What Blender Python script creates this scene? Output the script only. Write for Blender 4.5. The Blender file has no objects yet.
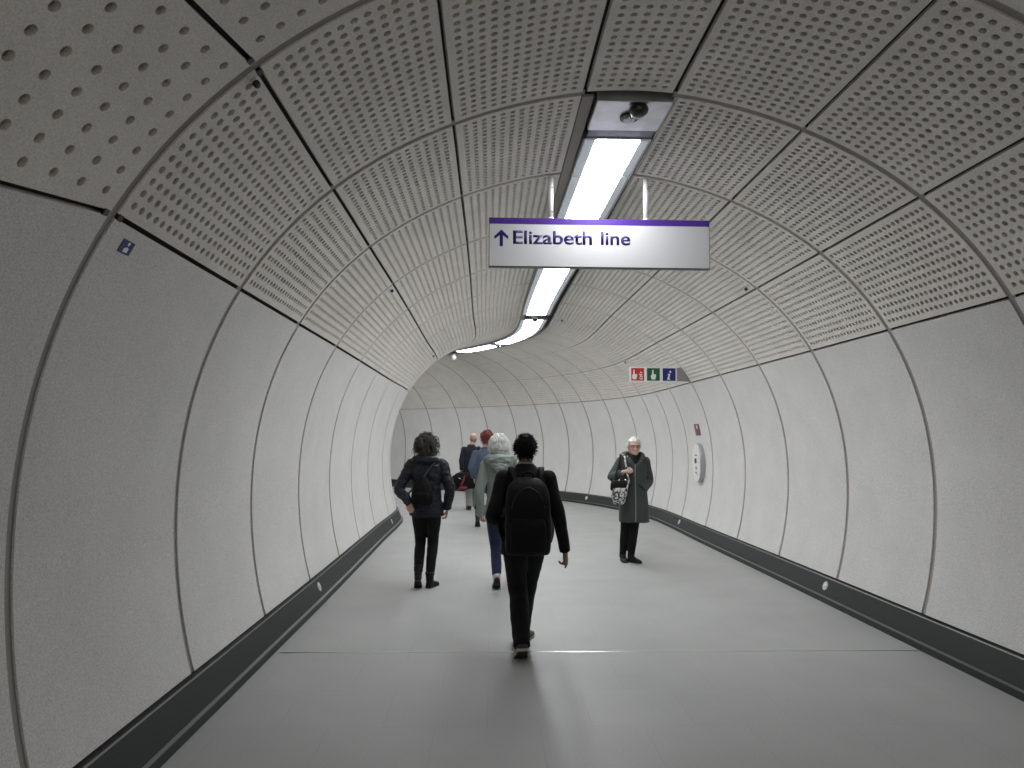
import bpy, bmesh, math, random
import numpy as np
from mathutils import Vector, Matrix, noise
random.seed(7); rng = np.random.default_rng(7)
SC = bpy.context.scene; COL = SC.collection
V = Vector

# ------------------------------------------------------------------ render look
SC.view_settings.view_transform = 'Standard'
try: SC.view_settings.look = 'None'
except Exception: pass
SC.view_settings.gamma = 1.0
SC.view_settings.use_curve_mapping = False
SC.view_settings.exposure = 0.0

# ------------------------------------------------------------------ materials
def mat(name, col, rough=0.6, metal=0.0, spec=0.5, emit=None, strength=0.0, var=0.0, vscale=8.0,
        speck=0.0, sscale=300.0, bump=0.0, bscale=200.0, sheen=0.0, coat=0.0):
    m = bpy.data.materials.new(name); m.use_nodes = True
    nt = m.node_tree; b = nt.nodes['Principled BSDF']
    b.inputs['Base Color'].default_value = (*col, 1)
    b.inputs['Roughness'].default_value = rough
    b.inputs['Metallic'].default_value = metal
    b.inputs['Specular IOR Level'].default_value = spec
    b.inputs['Sheen Weight'].default_value = sheen
    b.inputs['Coat Weight'].default_value = coat
    if emit:
        b.inputs['Emission Color'].default_value = (*emit, 1)
        b.inputs['Emission Strength'].default_value = strength
    tc = None
    def coord():
        nonlocal tc
        if tc is None: tc = nt.nodes.new('ShaderNodeTexCoord')
        return tc.outputs['Object']
    cur = None
    def scale_by(src, tex_scale, amt, detail):
        n = nt.nodes.new('ShaderNodeTexNoise'); n.inputs['Scale'].default_value = tex_scale
        n.inputs['Detail'].default_value = detail
        nt.links.new(coord(), n.inputs['Vector'])
        mr = nt.nodes.new('ShaderNodeMapRange'); mr.inputs['From Min'].default_value = .3; mr.inputs['From Max'].default_value = .7
        mr.inputs['To Min'].default_value = 1-amt; mr.inputs['To Max'].default_value = 1+amt
        nt.links.new(n.outputs['Fac'], mr.inputs['Value'])
        vm = nt.nodes.new('ShaderNodeVectorMath'); vm.operation = 'SCALE'
        if src is None: vm.inputs[0].default_value = col
        else: nt.links.new(src, vm.inputs[0])
        nt.links.new(mr.outputs['Result'], vm.inputs['Scale'])
        return vm.outputs['Vector']
    if var: cur = scale_by(cur, vscale, var, 3)
    if speck: cur = scale_by(cur, sscale, speck, 1)
    if cur is not None: nt.links.new(cur, b.inputs['Base Color'])
    if bump:
        n = nt.nodes.new('ShaderNodeTexNoise'); n.inputs['Scale'].default_value = bscale
        nt.links.new(coord(), n.inputs['Vector'])
        bp = nt.nodes.new('ShaderNodeBump'); bp.inputs['Strength'].default_value = bump; bp.inputs['Distance'].default_value = .004
        nt.links.new(n.outputs['Fac'], bp.inputs['Height']); nt.links.new(bp.outputs['Normal'], b.inputs['Normal'])
    return m

M = {}
M['panel'] = mat('panel_concrete', (.66,.65,.635), .75, spec=.3, var=.04, vscale=2.5, speck=.16, sscale=130)
M['perf'] = mat('perforated_panel', (.71,.685,.642), .8, spec=.25, var=.05, vscale=3, speck=.12, sscale=130)
M['fleece'] = mat('acoustic_backing', (.36,.325,.275), .95, spec=.1, var=.4, vscale=18)
M['gasket'] = mat('joint_gasket', (.33,.31,.285), .8, spec=.2)
M['void'] = mat('dark_void', (.06,.057,.053), .9, spec=.1)
M['kerb'] = mat('kerb_granite', (.023,.025,.026), .5, spec=.32, speck=.25, sscale=160)
M['kerb_edge'] = mat('kerb_edge', (.12,.123,.123), .4, spec=.5)
M['steel'] = mat('brushed_steel', (.62,.62,.64), .38, metal=.85, var=.12, vscale=7)
M['chrome'] = mat('chrome', (.8,.8,.82), .15, metal=1)
M['alum'] = mat('painted_aluminium', (.55,.56,.58), .45, metal=.3)
M['housing'] = mat('light_housing', (.19,.19,.20), .5, spec=.4)
M['black'] = mat('black_plastic', (.012,.012,.013), .4)
M['lamp'] = mat('lit_lamp', (.9,.9,.9), .5, emit=(.97,.99,1.0), strength=22)
M['cover'] = mat('frosted_cover', (.55,.58,.60), .35, emit=(.80,.9,1.0), strength=.18)

# floor: large pale tiles with faint joints, soft sheen
def floor_material():
    m = bpy.data.materials.new('floor_tiles'); m.use_nodes = True
    nt = m.node_tree; b = nt.nodes['Principled BSDF']
    tc = nt.nodes.new('ShaderNodeTexCoord')
    br = nt.nodes.new('ShaderNodeTexBrick'); br.offset = .5
    br.inputs['Color1'].default_value = (.362,.366,.364,1); br.inputs['Color2'].default_value = (.374,.378,.376,1)
    br.inputs['Mortar'].default_value = (.325,.328,.326,1)
    br.inputs['Scale'].default_value = 1; br.inputs['Mortar Size'].default_value = .003; br.inputs['Mortar Smooth'].default_value = .3
    br.inputs['Brick Width'].default_value = .6; br.inputs['Row Height'].default_value = .6
    nt.links.new(tc.outputs['Object'], br.inputs['Vector'])
    def noise_fac(scale, lo, hi, det=3):
        n = nt.nodes.new('ShaderNodeTexNoise'); n.inputs['Scale'].default_value = scale; n.inputs['Detail'].default_value = det
        nt.links.new(tc.outputs['Object'], n.inputs['Vector'])
        mr = nt.nodes.new('ShaderNodeMapRange'); mr.inputs['From Min'].default_value = .3; mr.inputs['From Max'].default_value = .7
        mr.inputs['To Min'].default_value = lo; mr.inputs['To Max'].default_value = hi
        nt.links.new(n.outputs['Fac'], mr.inputs['Value']); return mr.outputs['Result']
    vm = nt.nodes.new('ShaderNodeVectorMath'); vm.operation = 'SCALE'
    nt.links.new(br.outputs['Color'], vm.inputs[0]); nt.links.new(noise_fac(1.3,.95,1.05), vm.inputs['Scale'])
    v2 = nt.nodes.new('ShaderNodeVectorMath'); v2.operation = 'SCALE'
    nt.links.new(vm.outputs['Vector'], v2.inputs[0]); nt.links.new(noise_fac(150,.86,1.14,1), v2.inputs['Scale'])
    nt.links.new(v2.outputs['Vector'], b.inputs['Base Color'])
    nt.links.new(noise_fac(2.2,.46,.56), b.inputs['Roughness'])
    b.inputs['Specular IOR Level'].default_value = .5
    return m
M['floor'] = floor_material()

# ------------------------------------------------------------------ object helpers
def link(o, parent=None):
    COL.objects.link(o)
    if parent is not None: o.parent = parent
    return o
def tag(o, label=None, cat=None, group=None, kind=None):
    if label: o['label'] = label
    if cat: o['category'] = cat
    if group: o['group'] = group
    if kind: o['kind'] = kind
    return o
def empty(name, loc=(0,0,0), rz=0.0):
    o = bpy.data.objects.new(name, None); o.location = loc; o.rotation_euler = (0,0,rz); o.empty_display_size = .1
    return link(o)
def from_bm(name, bm, m, parent=None, smooth=False, recalc=True):
    if recalc: bmesh.ops.recalc_face_normals(bm, faces=bm.faces[:])
    me = bpy.data.meshes.new(name); bm.to_mesh(me); bm.free()
    if smooth: me.polygons.foreach_set('use_smooth', [True]*len(me.polygons))
    for x in (m if isinstance(m, (list,tuple)) else [m]): me.materials.append(x)
    return link(bpy.data.objects.new(name, me), parent)
def from_np(name, verts, faces, m, parent=None, smooth=False, mat_idx=None):
    """faces: list of int arrays (k,n) grouped by polygon size"""
    me = bpy.data.meshes.new(name)
    verts = np.asarray(verts, dtype=np.float32)
    loops = np.concatenate([f.ravel() for f in faces]).astype(np.int32)
    tot = np.concatenate([np.full(len(f), f.shape[1]) for f in faces]).astype(np.int32)
    start = np.concatenate([[0], np.cumsum(tot)[:-1]]).astype(np.int32)
    me.vertices.add(len(verts)); me.vertices.foreach_set('co', verts.ravel())
    me.loops.add(len(loops)); me.loops.foreach_set('vertex_index', loops)
    me.polygons.add(len(tot)); me.polygons.foreach_set('loop_start', start)
    try: me.polygons.foreach_set('loop_total', tot)
    except Exception: pass
    for x in (m if isinstance(m, (list,tuple)) else [m]): me.materials.append(x)
    me.update(calc_edges=True); me.validate()
    if mat_idx is not None: me.polygons.foreach_set('material_index', np.asarray(mat_idx, dtype=np.int32))
    me.polygons.foreach_set('use_smooth', np.full(len(me.polygons), smooth))
    return link(bpy.data.objects.new(name, me), parent)

# ------------------------------------------------------------------ the tunnel's line and cross-section
RING = [(.88,2.92,0),(.88,4.40,-.3),(.88,5.78,0),(.88,7.20,.2),(.87,8.62,.4),(.855,10.04,.5),(.84,11.47,.4),(.845,12.95,-.1),(.83,13.95,.8),
        (.76,14.76,5.2),(.62,15.47,11.2),(.38,16.21,17.8),(.08,16.89,24.1),(-.30,17.55,29.9),(-.78,18.23,35.2),(-1.34,18.90,39.8),
        (-2.03,19.62,43.6),(-2.77,20.32,46.7),(-3.65,21.08,49.3),(-4.55,21.80,51.5),(-5.70,22.64,53.7)]
K0 = -4                                            # first ring joint (behind the camera)
for k in range(1, 5): RING.insert(0, (.88, 2.92-1.43*k, 0))
for k in range(6):
    x, y, t = RING[-1]; a = math.radians(t+1.5)
    RING.append((x-math.sin(a)*1.3, y+math.cos(a)*1.3, t+3))
RX = np.array([r[0] for r in RING]); RY = np.array([r[1] for r in RING]); RT = np.radians([r[2] for r in RING])
KN = K0+len(RING)-1
ZC = 1.0
_ph = np.radians([-30,-16.1,-6,3,15,32.6,49.6,66.9,84.3,95.7])
_rr = np.array([2.70,2.744,2.765,2.775,2.832,2.897,2.893,2.871,2.871,2.871])
_rc = np.polyfit(np.concatenate([_ph]), _rr, 6)
def R_of(phi):
    p = np.where(phi > math.pi/2, math.pi-phi, phi)
    return np.where(p > math.radians(82), 2.871, np.polyval(_rc, p))
def centre(u):
    u = np.asarray(u, float); i = np.clip(np.floor(u).astype(int)-K0, 0, len(RX)-2); t = u-(i+K0)
    L = np.hypot(RX[i+1]-RX[i], RY[i+1]-RY[i])
    h00 = 2*t**3-3*t**2+1; h10 = t**3-2*t**2+t; h01 = -2*t**3+3*t**2; h11 = t**3-t**2
    x = h00*RX[i]+h10*L*-np.sin(RT[i])+h01*RX[i+1]+h11*L*-np.sin(RT[i+1])
    y = h00*RY[i]+h10*L*np.cos(RT[i])+h01*RY[i+1]+h11*L*np.cos(RT[i+1])
    th = RT[i]*(1-t)+RT[i+1]*t
    return x, y, th
def at_uxz(u, x, z):
    cx, cy, th = centre(u)
    return np.stack(np.broadcast_arrays(cx+x*np.cos(th), cy+x*np.sin(th), z), -1)
def at_polar(u, phi, d=0.0):
    """phi measured from the right-hand horizontal up over the crown; d > 0 goes outward into the lining"""
    u = np.asarray(u, float); phi = np.asarray(phi, float)
    # the lining before the first joint is a junction piece: on the left its joints run down towards the viewer
    e = math.pi-phi
    w = np.interp(e, [-.28, .57, .95, 1.45], [0, 1, .8, 0])
    phi = phi+np.where((u < 0) & (phi > math.pi/2), .085*np.clip(-u, 0, 1.5)*w, 0)
    r = R_of(phi)+d
    return at_uxz(u, r*np.cos(phi), ZC+r*np.sin(phi))
def seg_len(k, phi): return float(np.linalg.norm(at_polar(np.float64(k+.999), np.float64(phi))-at_polar(np.float64(k), np.float64(phi))))

def grid_faces(na, nb, off=0):
    i = np.arange(na-1)[:,None]*nb+np.arange(nb-1)[None,:]+off
    return np.stack([i, i+1, i+nb+1, i+nb], -1).reshape(-1,4)
def patch(u0, u1, p0, p1, nu, npf, th=.04):
    """front sheet and rim of one lining panel"""
    p0, p1 = min(p0,p1), max(p0,p1)
    du = u1-u0; dp = p1-p0
    us = np.linspace(u0,u1,nu); ps = np.linspace(p0,p1,npf)
    U, P = np.meshgrid(us, ps, indexing='ij')
    v = [at_polar(U, P, 0.0).reshape(-1,3)]; f = [grid_faces(nu, npf)]
    # rim
    loop = [(u0,p) for p in ps]+[(u,p1) for u in us[1:]]+[(u1,p) for p in ps[::-1][1:]]+[(u,p0) for u in us[::-1][1:-1]]
    lu = np.array([a for a,_ in loop]); lp = np.array([b for _,b in loop]); n = len(loop); off = len(v[0])
    v.append(at_polar(lu, lp, 0.0)); v.append(at_polar(lu, lp, th))
    a = np.arange(n); b = (a+1)%n
    f.append(np.stack([off+a, off+b, off+n+b, off+n+a], -1))
    return np.concatenate(v), f
def perforated(u0, u1, p0, p1, nu, nph, hole_r, seg, th=.04, depth=.026, margin_u=.03, margin_p=.03):
    """one perforated panel: every hole is cut, with its wall and its backing"""
    p0, p1 = min(p0,p1), max(p0,p1)
    pm = .5*(p0+p1); r = float(R_of(np.float64(pm)))
    Lu = seg_len(math.floor(u0+1e-6), pm); arc = (p1-p0)*r; Lw = (u1-u0)*Lu
    mu = margin_u/Lu; mp = margin_p/r
    ua = np.linspace(u0+mu, u1-mu, nu+1); pa = np.linspace(p0+mp, p1-mp, nph+1)
    cu = .5*(ua[1:]+ua[:-1]); cp = .5*(pa[1:]+pa[:-1]); hu = (ua[1]-ua[0])/2; hp = (pa[1]-pa[0])/2
    CU, CP = np.meshgrid(cu, cp, indexing='ij')
    CU = CU.ravel(); CP = CP.ravel()
    verts = []; faces3 = []; faces4 = []; facesn = []; off = 0
    a, b = CU, CP; n = len(a)
    ang = -3*math.pi/4+np.arange(seg)*2*math.pi/seg
    ru = hole_r/Lu; rp = hole_r/r
    corners = [at_polar(a+s*hu, b+t*hp) for s,t in ((-1,-1),(1,-1),(1,1),(-1,1))]
    ring0 = [at_polar(a+ru*math.cos(g), b+rp*math.sin(g)) for g in ang]
    ring1 = [at_polar(a+ru*math.cos(g), b+rp*math.sin(g), depth) for g in ang]
    cell = np.stack(corners+ring0+ring1, 1); m = 4+2*seg
    verts.append(cell.reshape(-1,3)); base = off+np.arange(n)*m
    q = seg//4
    for c in range(4):
        c2 = (c+1) % 4; i0 = (c*q) % seg
        for j in range(q):
            A = 4+(i0+j) % seg; B = 4+(i0+j+1) % seg
            who = c if j < q/2 else c2
            faces3.append(np.stack([base+who, base+B, base+A], -1))
            if j+1 == math.ceil(q/2): faces3.append(np.stack([base+c, base+c2, base+B], -1))
    for j in range(seg):
        A, B = 4+j, 4+(j+1) % seg
        faces4.append(np.stack([base+A, base+B, base+seg+B, base+seg+A], -1))
    facesn.append(np.stack([base+4+seg+j for j in range(seg)], -1)); off += n*m
    # plain margin frame and rim
    us = np.concatenate([[u0], ua, [u1]]); ps = np.concatenate([[p0], pa, [p1]])
    U, P = np.meshgrid(us, ps, indexing='ij'); g = at_polar(U, P).reshape(-1,3); nn, mm = len(us), len(ps)
    gf = grid_faces(nn, mm, off); ii, jj = np.meshgrid(np.arange(nn-1), np.arange(mm-1), indexing='ij')
    edge = ((ii == 0)|(ii == nn-2)|(jj == 0)|(jj == mm-2)).ravel()
    verts.append(g); faces4.append(gf[edge]); off += len(g)
    ps2 = np.linspace(p0,p1,9); us2 = np.linspace(u0,u1,6)
    loop = [(u0,p) for p in ps2]+[(u,p1) for u in us2[1:]]+[(u1,p) for p in ps2[::-1][1:]]+[(u,p0) for u in us2[::-1][1:-1]]
    lu = np.array([x for x,_ in loop]); lp = np.array([x for _,x in loop]); nl = len(loop)
    verts.append(at_polar(lu,lp)); verts.append(at_polar(lu,lp,th)); aa = np.arange(nl); bb = (aa+1) % nl
    faces4.append(np.stack([off+aa, off+bb, off+nl+bb, off+nl+aa], -1))
    f3 = np.concatenate(faces3); f4 = np.concatenate(faces4); fn = np.concatenate(facesn)
    mi = np.concatenate([np.zeros(len(f3)), np.zeros(len(f4)), np.ones(len(fn))])
    return np.concatenate(verts), [f3, f4, fn], mi

R_ = math.radians
GU, GP = .025, .012                                   # half widths of the ring joints and of the long joints, metres
PHI = [R_(a) for a in (-16.0, 32.6, 49.6, 66.9, 84.3)]
U_END = KN-.02

def swept(name, prof, us, m, parent=None, closed=True, smooth=False, caps=True, xo=None):
    """a cross-section [(x, z)...] carried along the tunnel's line"""
    us = np.asarray(us, float); n = len(prof)
    off = 0 if xo is None else xo(us)
    v = np.concatenate([at_uxz(us, x+off, z)[:,None,:] for x, z in prof], 1).reshape(-1,3)
    a = np.arange(n if closed else n-1); b = (a+1) % n
    f = [np.concatenate([np.stack([i*n+a, i*n+b, (i+1)*n+b, (i+1)*n+a], -1) for i in range(len(us)-1)])]
    if closed and caps: f.append(np.stack([np.arange(n)[::-1], (len(us)-1)*n+np.arange(n)]))
    return from_np(name, v, f, m, parent, smooth)
US_ALL = np.arange(K0, KN-.001, .125)

# floor and the kerbs along it
floor = swept('floor', [(2.56,0),(2.56,-.12),(-2.56,-.12),(-2.56,0)], US_ALL, M['floor']); tag(floor, kind='structure')
for s, side in ((1,'right'),(-1,'left')):
    kb = swept('baseboard_'+side, [(s*2.505,-.01),(s*2.515,.045),(s*2.530,.052),(s*2.545,.056),(s*2.612,.232),(s*2.70,.232),(s*2.70,-.01)], US_ALL, M['kerb'])
    tag(kb, kind='structure')
    swept('kerb_nosing', [(s*2.520,.0485),(s*2.530,.0535),(s*2.540,.0565),(s*2.540,.050),(s*2.525,.044)], US_ALL, M['kerb_edge'], kb)
    swept('top_edge', [(s*2.605,.222),(s*2.612,.231),(s*2.628,.231),(s*2.628,.222)], US_ALL, M['kerb_edge'], kb)

# backing shells behind the joints
def shell(name, p0, p1, d, m, parent=None, n=24):
    us = US_ALL[::2]; ps = np.linspace(p0, p1, n); U, P = np.meshgrid(us, ps, indexing='ij')
    return from_np(name, at_polar(U, P, d).reshape(-1,3), [grid_faces(len(us), n)], m, parent, True)
walls = {}
for s, side in ((1,'right'),(-1,'left')):
    f_ = (lambda p: p) if s > 0 else (lambda p: math.pi-p)
    w = shell('wall_'+side, f_(R_(-22)), f_(PHI[1]), .05, M['void']); tag(w, kind='structure'); walls[s] = w
    c = shell('ceiling_'+side, f_(PHI[1]), R_(90), .05, M['void']); tag(c, kind='structure'); walls[2*s] = c
    # gaskets in the ring joints
    for key, (pa, pb) in ((s,(PHI[0],PHI[1])), (2*s,(PHI[1],PHI[4]))):
        vs = []; fs = []; off = 0
        for k in range(K0+1, KN):
            L = seg_len(k, f_(.5*(pa+pb))); g = .030/L
            ps = np.array([f_(p) for p in np.linspace(pa, pb, 22)]); us = np.array([k-g, k+g])
            U, P = np.meshgrid(us, ps, indexing='ij'); vs.append(at_polar(U, P, .010).reshape(-1,3)); fs.append(grid_faces(2, 22, off)); off += 44
        from_np('ring_joint', np.concatenate(vs), [np.concatenate(fs)], M['gasket'], walls[key], True)
    # plain wall panels and perforated ceiling panels
    for k in range(K0, KN):
        hidden = (k >= 21) or (s < 0 and k >= 13)
        L = seg_len(k, f_(R_(10))); g = GU/L
        if not (hidden and s < 0 and k > 15):
            pa, pb = PHI[0], PHI[1]-GP/2.9
            v, f = patch(k+g, k+1-g, f_(pa), f_(pb), 7, 26)
            from_np('wall_panel', v, f, M['panel'], w, True).data.shade_smooth()
        for j in range(1, 4):
            L = seg_len(k, f_(.5*(PHI[j]+PHI[j+1]))); g = GU/L
            pa, pb = PHI[j]+GP/2.88, PHI[j+1]-GP/2.88
            if j == 3: pb = PHI[4]-.02/2.87
            if s < 0 and k >= 13 or k >= 20 or k < -2:
                v, f = patch(k+g, k+1-g, f_(pa), f_(pb), 7, 12)
                if s < 0 and k > 16 or k > 22: continue
                from_np('ceiling_panel', v, f, M['perf'], c, True)
            else:
                nu = max(8, int(round((L-.11)/(.0655 if k < 1 else .0565))))
                seg = 12 if k < 5 else 8
                v, f, mi = perforated(k+g, k+1-g, f_(pa), f_(pb), *((9, 8, .0205) if k < 0 else (nu, 12, .0188)), seg)
                from_np('perforated_panel', v, f, [M['perf'], M['fleece']], c, False, mi)
# narrow crown panels before the lights begin
for k in range(-2, 1):
    g = GU/1.43
    v, f, mi = perforated(k+g, k+1-g, PHI[4]+GP/2.87, math.pi-PHI[4]-GP/2.87, *((9, 5, .0205) if k < 0 else (20, 7, .0188)), 12)
    from_np('perforated_panel', v, f, [M['perf'], M['fleece']], walls[2], False, mi)

# ------------------------------------------------------------------ small mesh kit
def bm_box(bm, c, s, rot=None, bevel=0.0, seg=2):
    r = bmesh.ops.create_cube(bm, size=1.0); vs = r['verts']
    bmesh.ops.scale(bm, vec=V(s), verts=vs)
    if bevel:
        es = list({e for v in vs for e in v.link_edges})
        o = bmesh.ops.bevel(bm, geom=es, offset=bevel, segments=seg, affect='EDGES', profile=.5)
        vs = list({v for f in o['faces'] for v in f.verts} | {v for v in vs if v.is_valid})
    if rot is not None: bmesh.ops.rotate(bm, cent=V((0,0,0)), matrix=rot, verts=vs)
    bmesh.ops.translate(bm, vec=V(c), verts=vs); return vs
def bm_cyl(bm, p0, p1, r0, r1=None, n=20):
    p0, p1 = V(p0), V(p1); d = p1-p0; r1 = r0 if r1 is None else r1
    q = V((0,0,1)).rotation_difference(d.normalized()).to_matrix().to_4x4()
    return bmesh.ops.create_cone(bm, cap_ends=True, segments=n, radius1=r0, radius2=r1, depth=d.length, matrix=Matrix.Translation((p0+p1)/2) @ q)['verts']
def bm_ball(bm, c, r, n=16):
    s = r if isinstance(r, (tuple,list)) else (r,r,r)
    return bmesh.ops.create_uvsphere(bm, u_segments=n, v_segments=max(6,n//2), radius=1, matrix=Matrix.Translation(V(c)) @ Matrix.Diagonal((*s,1)))['verts']
def bm_prism(bm, pts, y0, y1):
    """outline in the x-z plane, pushed from y0 to y1"""
    a = [bm.verts.new((x,y0,z)) for x,z in pts]; b = [bm.verts.new((x,y1,z)) for x,z in pts]; n = len(pts)
    bm.faces.new(a); bm.faces.new(b[::-1])
    for i in range(n): bm.faces.new((a[i], b[i], b[(i+1)%n], a[(i+1)%n]))

# ------------------------------------------------------------------ crown lights
def XO(u): return np.interp(u, [1, 2, 5, 7.5, 11], [.055, .035, -.025, -.04, .0])   # the lights wander a little off the tunnel's own line
def strip_light(u0, u1, label, z=3.842, seams=()):
    t = empty('strip_light', at_uxz(np.float64(u0), 0, 3.95)); inv = V(t.location)
    us = np.linspace(u0, u1, max(3, int((u1-u0)/.12)))
    def put(name, prof, uu, m):
        o = swept(name, prof, uu, m, t, xo=XO); o.location = -inv
    put('housing', [(-.258,z),(-.245,z-.006),(-.236,z),(-.236,z+.03),(.236,z+.03),(.236,z),(.245,z-.006),(.258,z),(.258,z+.13),(-.258,z+.13)], us, M['housing'])
    put('cover', [(-.235,z+.004),(-.17,z-.006),(.17,z-.006),(.235,z+.004),(.235,z+.02),(-.235,z+.02)], us, M['cover'])
    put('lamp', [(-.166,z-.0065),(-.15,z-.013),(.15,z-.013),(.166,z-.0065)], us, M['lamp'])
    for um in seams: put('seam', [(-.236,z-.016),(.236,z-.016),(.236,z-.008),(-.236,z-.008)], [um-.005, um+.005], M['seam'])
    for ue in (u0, u1): put('end_cap', [(-.24,z-.008),(.24,z-.008),(.24,z+.03),(-.24,z+.03)], [ue-.012, ue+.012], M['alum'])
    return tag(t, label, 'light', 'strip lights along the tunnel crown')
M['seam'] = mat('cover_seam', (.45,.47,.5), .5)
strip_light(1.47, 6.74, 'long straight strip light at the tunnel crown passing above the hanging direction sign', seams=(2.0,))
strip_light(7.16, 11.4, 'curved strip light at the crown where the tunnel begins to bend left')
strip_light(11.95, 13.9, 'short strip light at the bend, ending beside the small white camera')
strip_light(15.3, 19.5, 'unseen strip light added round the bend to light the far section')  # out of view; added to light the far end of the bend

for side_, xa, xb in ((-1,-.300,-.225),(1,.318,.322)):
    o = swept('crown_closer', [(xa,3.848),(xb,3.853),(xb,3.868),(xa,3.868)], np.arange(1.02,15,.25), M['gasket'], walls[2*side_], xo=None)
# steel end plate with a swivel camera, in front of the first light
t = empty('crown_end_plate', at_uxz(np.float64(1.06), 0, 3.95)); inv = V(t.location); z = 3.846
for name, x0, prof, uu, m in (
    ('plate', 0, [(-.252,z),(-.245,z-.008),(.245,z-.008),(.252,z),(.252,z+.12),(-.252,z+.12)], np.linspace(1.04,1.36,5), M['steel']),
    ('plate_lip', 0, [(-.250,z-.012),(.250,z-.012),(.250,z-.004),(-.250,z-.004)], [1.034,1.043], M['alum']),
    ('dark_infill', 0, [(-.235,z-.004),(.235,z-.004),(.235,z+.03),(-.235,z+.03)], np.linspace(1.36,1.455,3), M['infill'] if 'infill' in M else M.setdefault('infill', mat('infill_strip', (.10,.105,.13), .3, metal=.5)))):
    o = swept(name, prof, uu, m, t, xo=XO); o.location = -inv
tag(t, 'brushed steel end plate at the near end of the crown lights', 'plate')
t = empty('swivel_camera', (.965, 4.51, 3.838))
M['gloss'] = mat('gloss_black', (.01,.01,.011), .12, coat=.5)
bm = bmesh.new(); bm_cyl(bm, (-.03,.165,-.001), (-.03,.165,-.016), .066, .064, 28); from_bm('mounting_pod', bm, M['black'], t, True).data.shade_flat()
bm = bmesh.new(); bm_cyl(bm, (-.03,.188,-.0155), (-.03,.188,-.019), .040, .038, 28); from_bm('pod_base', bm, M['alum'], t)
bm = bmesh.new(); bm_ball(bm, (0,0,-.03), (.064,.06,.05), 28); from_bm('camera_ball', bm, M['gloss'], t, True)
bm = bmesh.new(); bm_cyl(bm, (-.003,.030,-.044), (-.005,.045,-.058), .044, .040, 28); from_bm('trim_ring', bm, M['chrome'], t, True)
bm = bmesh.new(); bm_cyl(bm, (-.01,.05,-.014), (-.025,.15,-.012), .03, .03, 16); from_bm('swivel_neck', bm, M['black'], t, True)
tag(t, 'black ball-shaped swivel camera hanging from the steel plate on the crown', 'camera')
# the small white camera where the lights go out of sight
c = at_uxz(np.float64(14.35), .02, 3.84); t = empty('bullet_camera', c)
bm = bmesh.new(); bm_cyl(bm, (0,0,.0), (0,0,-.05), .045, .045); from_bm('bracket', bm, M['alum'], t, True)
bm = bmesh.new(); bm_cyl(bm, (.02,.05,-.10), (-.03,-.14,-.125), .07, .07, 24); bm_cyl(bm, (0,0,-.04), (0,0,-.09), .03, .03); from_bm('body', bm, M['white'] if 'white' in M else M.setdefault('white', mat('white_plastic', (.78,.78,.76), .4)), t, True)
tag(t, 'small white camera under the crown where the lights pass out of sight', 'camera')
# dark sensors in the gaps between lights
for u, lab in ((6.97,'small dark sensor in the gap between the straight and the curved strip light'), (11.72,'small dark sensor in the gap after the curved strip light')):
    c = at_uxz(np.float64(u), float(XO(u)), 3.83); t = empty('ceiling_sensor', c)
    bm = bmesh.new(); bm_cyl(bm, (0,0,.05), (0,0,-.01), .06, .06); from_bm('base', bm, M['alum'], t, True)
    bm = bmesh.new(); bm_ball(bm, (0,0,-.02), (.05,.05,.045)); from_bm('lens', bm, M['black'], t, True)
    tag(t, lab, 'sensor', 'sensors between the crown lights')
# small dark fittings beside the long joints of the vault
def vault_frame(u, phi, d=0.0):
    p = V(at_polar(np.float64(u), np.float64(phi), d)); a = V(at_polar(np.float64(u+.01), np.float64(phi), d)); b = V(at_polar(np.float64(u), np.float64(phi+.01), d))
    ex = (b-p).normalized(); ey = (a-p).normalized(); ez = ex.cross(ey).normalized()
    mid = V((*[float(q) for q in centre(np.float64(u))[:2]], ZC))
    if ez.dot(mid-p) < 0: ex = -ex; ez = -ez
    return p, Matrix((ex,ey,ez)).transposed().to_4x4()          # z points into the passage
for u, ph, lab in ((.05, math.pi-R_(48.75), 'black fitting by the nearest joint high on the left of the vault'),
                   (3.08, math.pi-R_(48.6), 'tiny dark fitting on the vault, left of the hanging sign'),
                   (3.10, R_(50.8), 'tiny dark fitting on the vault, right of the hanging sign'),
                   (7.3, math.pi-R_(48.6), 'tiny fitting on the left of the vault just before the bend'),
                   (8.2, R_(49), 'tiny fitting on the right of the vault above the row of three pictograms'),
                   (7.05, R_(80.5), 'tiny dark fitting beside the right edge of the crown lights')):
    p, m = vault_frame(u, ph); t = empty('vault_fitting', p); t.matrix_world = Matrix.Translation(p) @ m
    bm = bmesh.new(); bm_box(bm, (0,0,.006), (.03,.045,.012), bevel=.003); from_bm('bracket', bm, M['alum'], t)
    bm = bmesh.new(); bm_cyl(bm, (0,.0,.010), (0,-.008,.032), .017, .015, 16); from_bm('lens', bm, M['black'], t, True)
    tag(t, lab, 'fitting', 'small fittings on the vault')
# black clips that close the first ring joint
for ph in (math.pi-PHI[1], math.pi-PHI[2]):
    for du in (-.035, .035):
        p, m = vault_frame(0+du, ph); bm = bmesh.new(); bm_box(bm, (0,0,-.002), (.03,.035,.012), bevel=.003)
        o = from_bm('joint_clip', bm, M['black'], walls[-2]); o.matrix_world = Matrix.Translation(p) @ m

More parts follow.
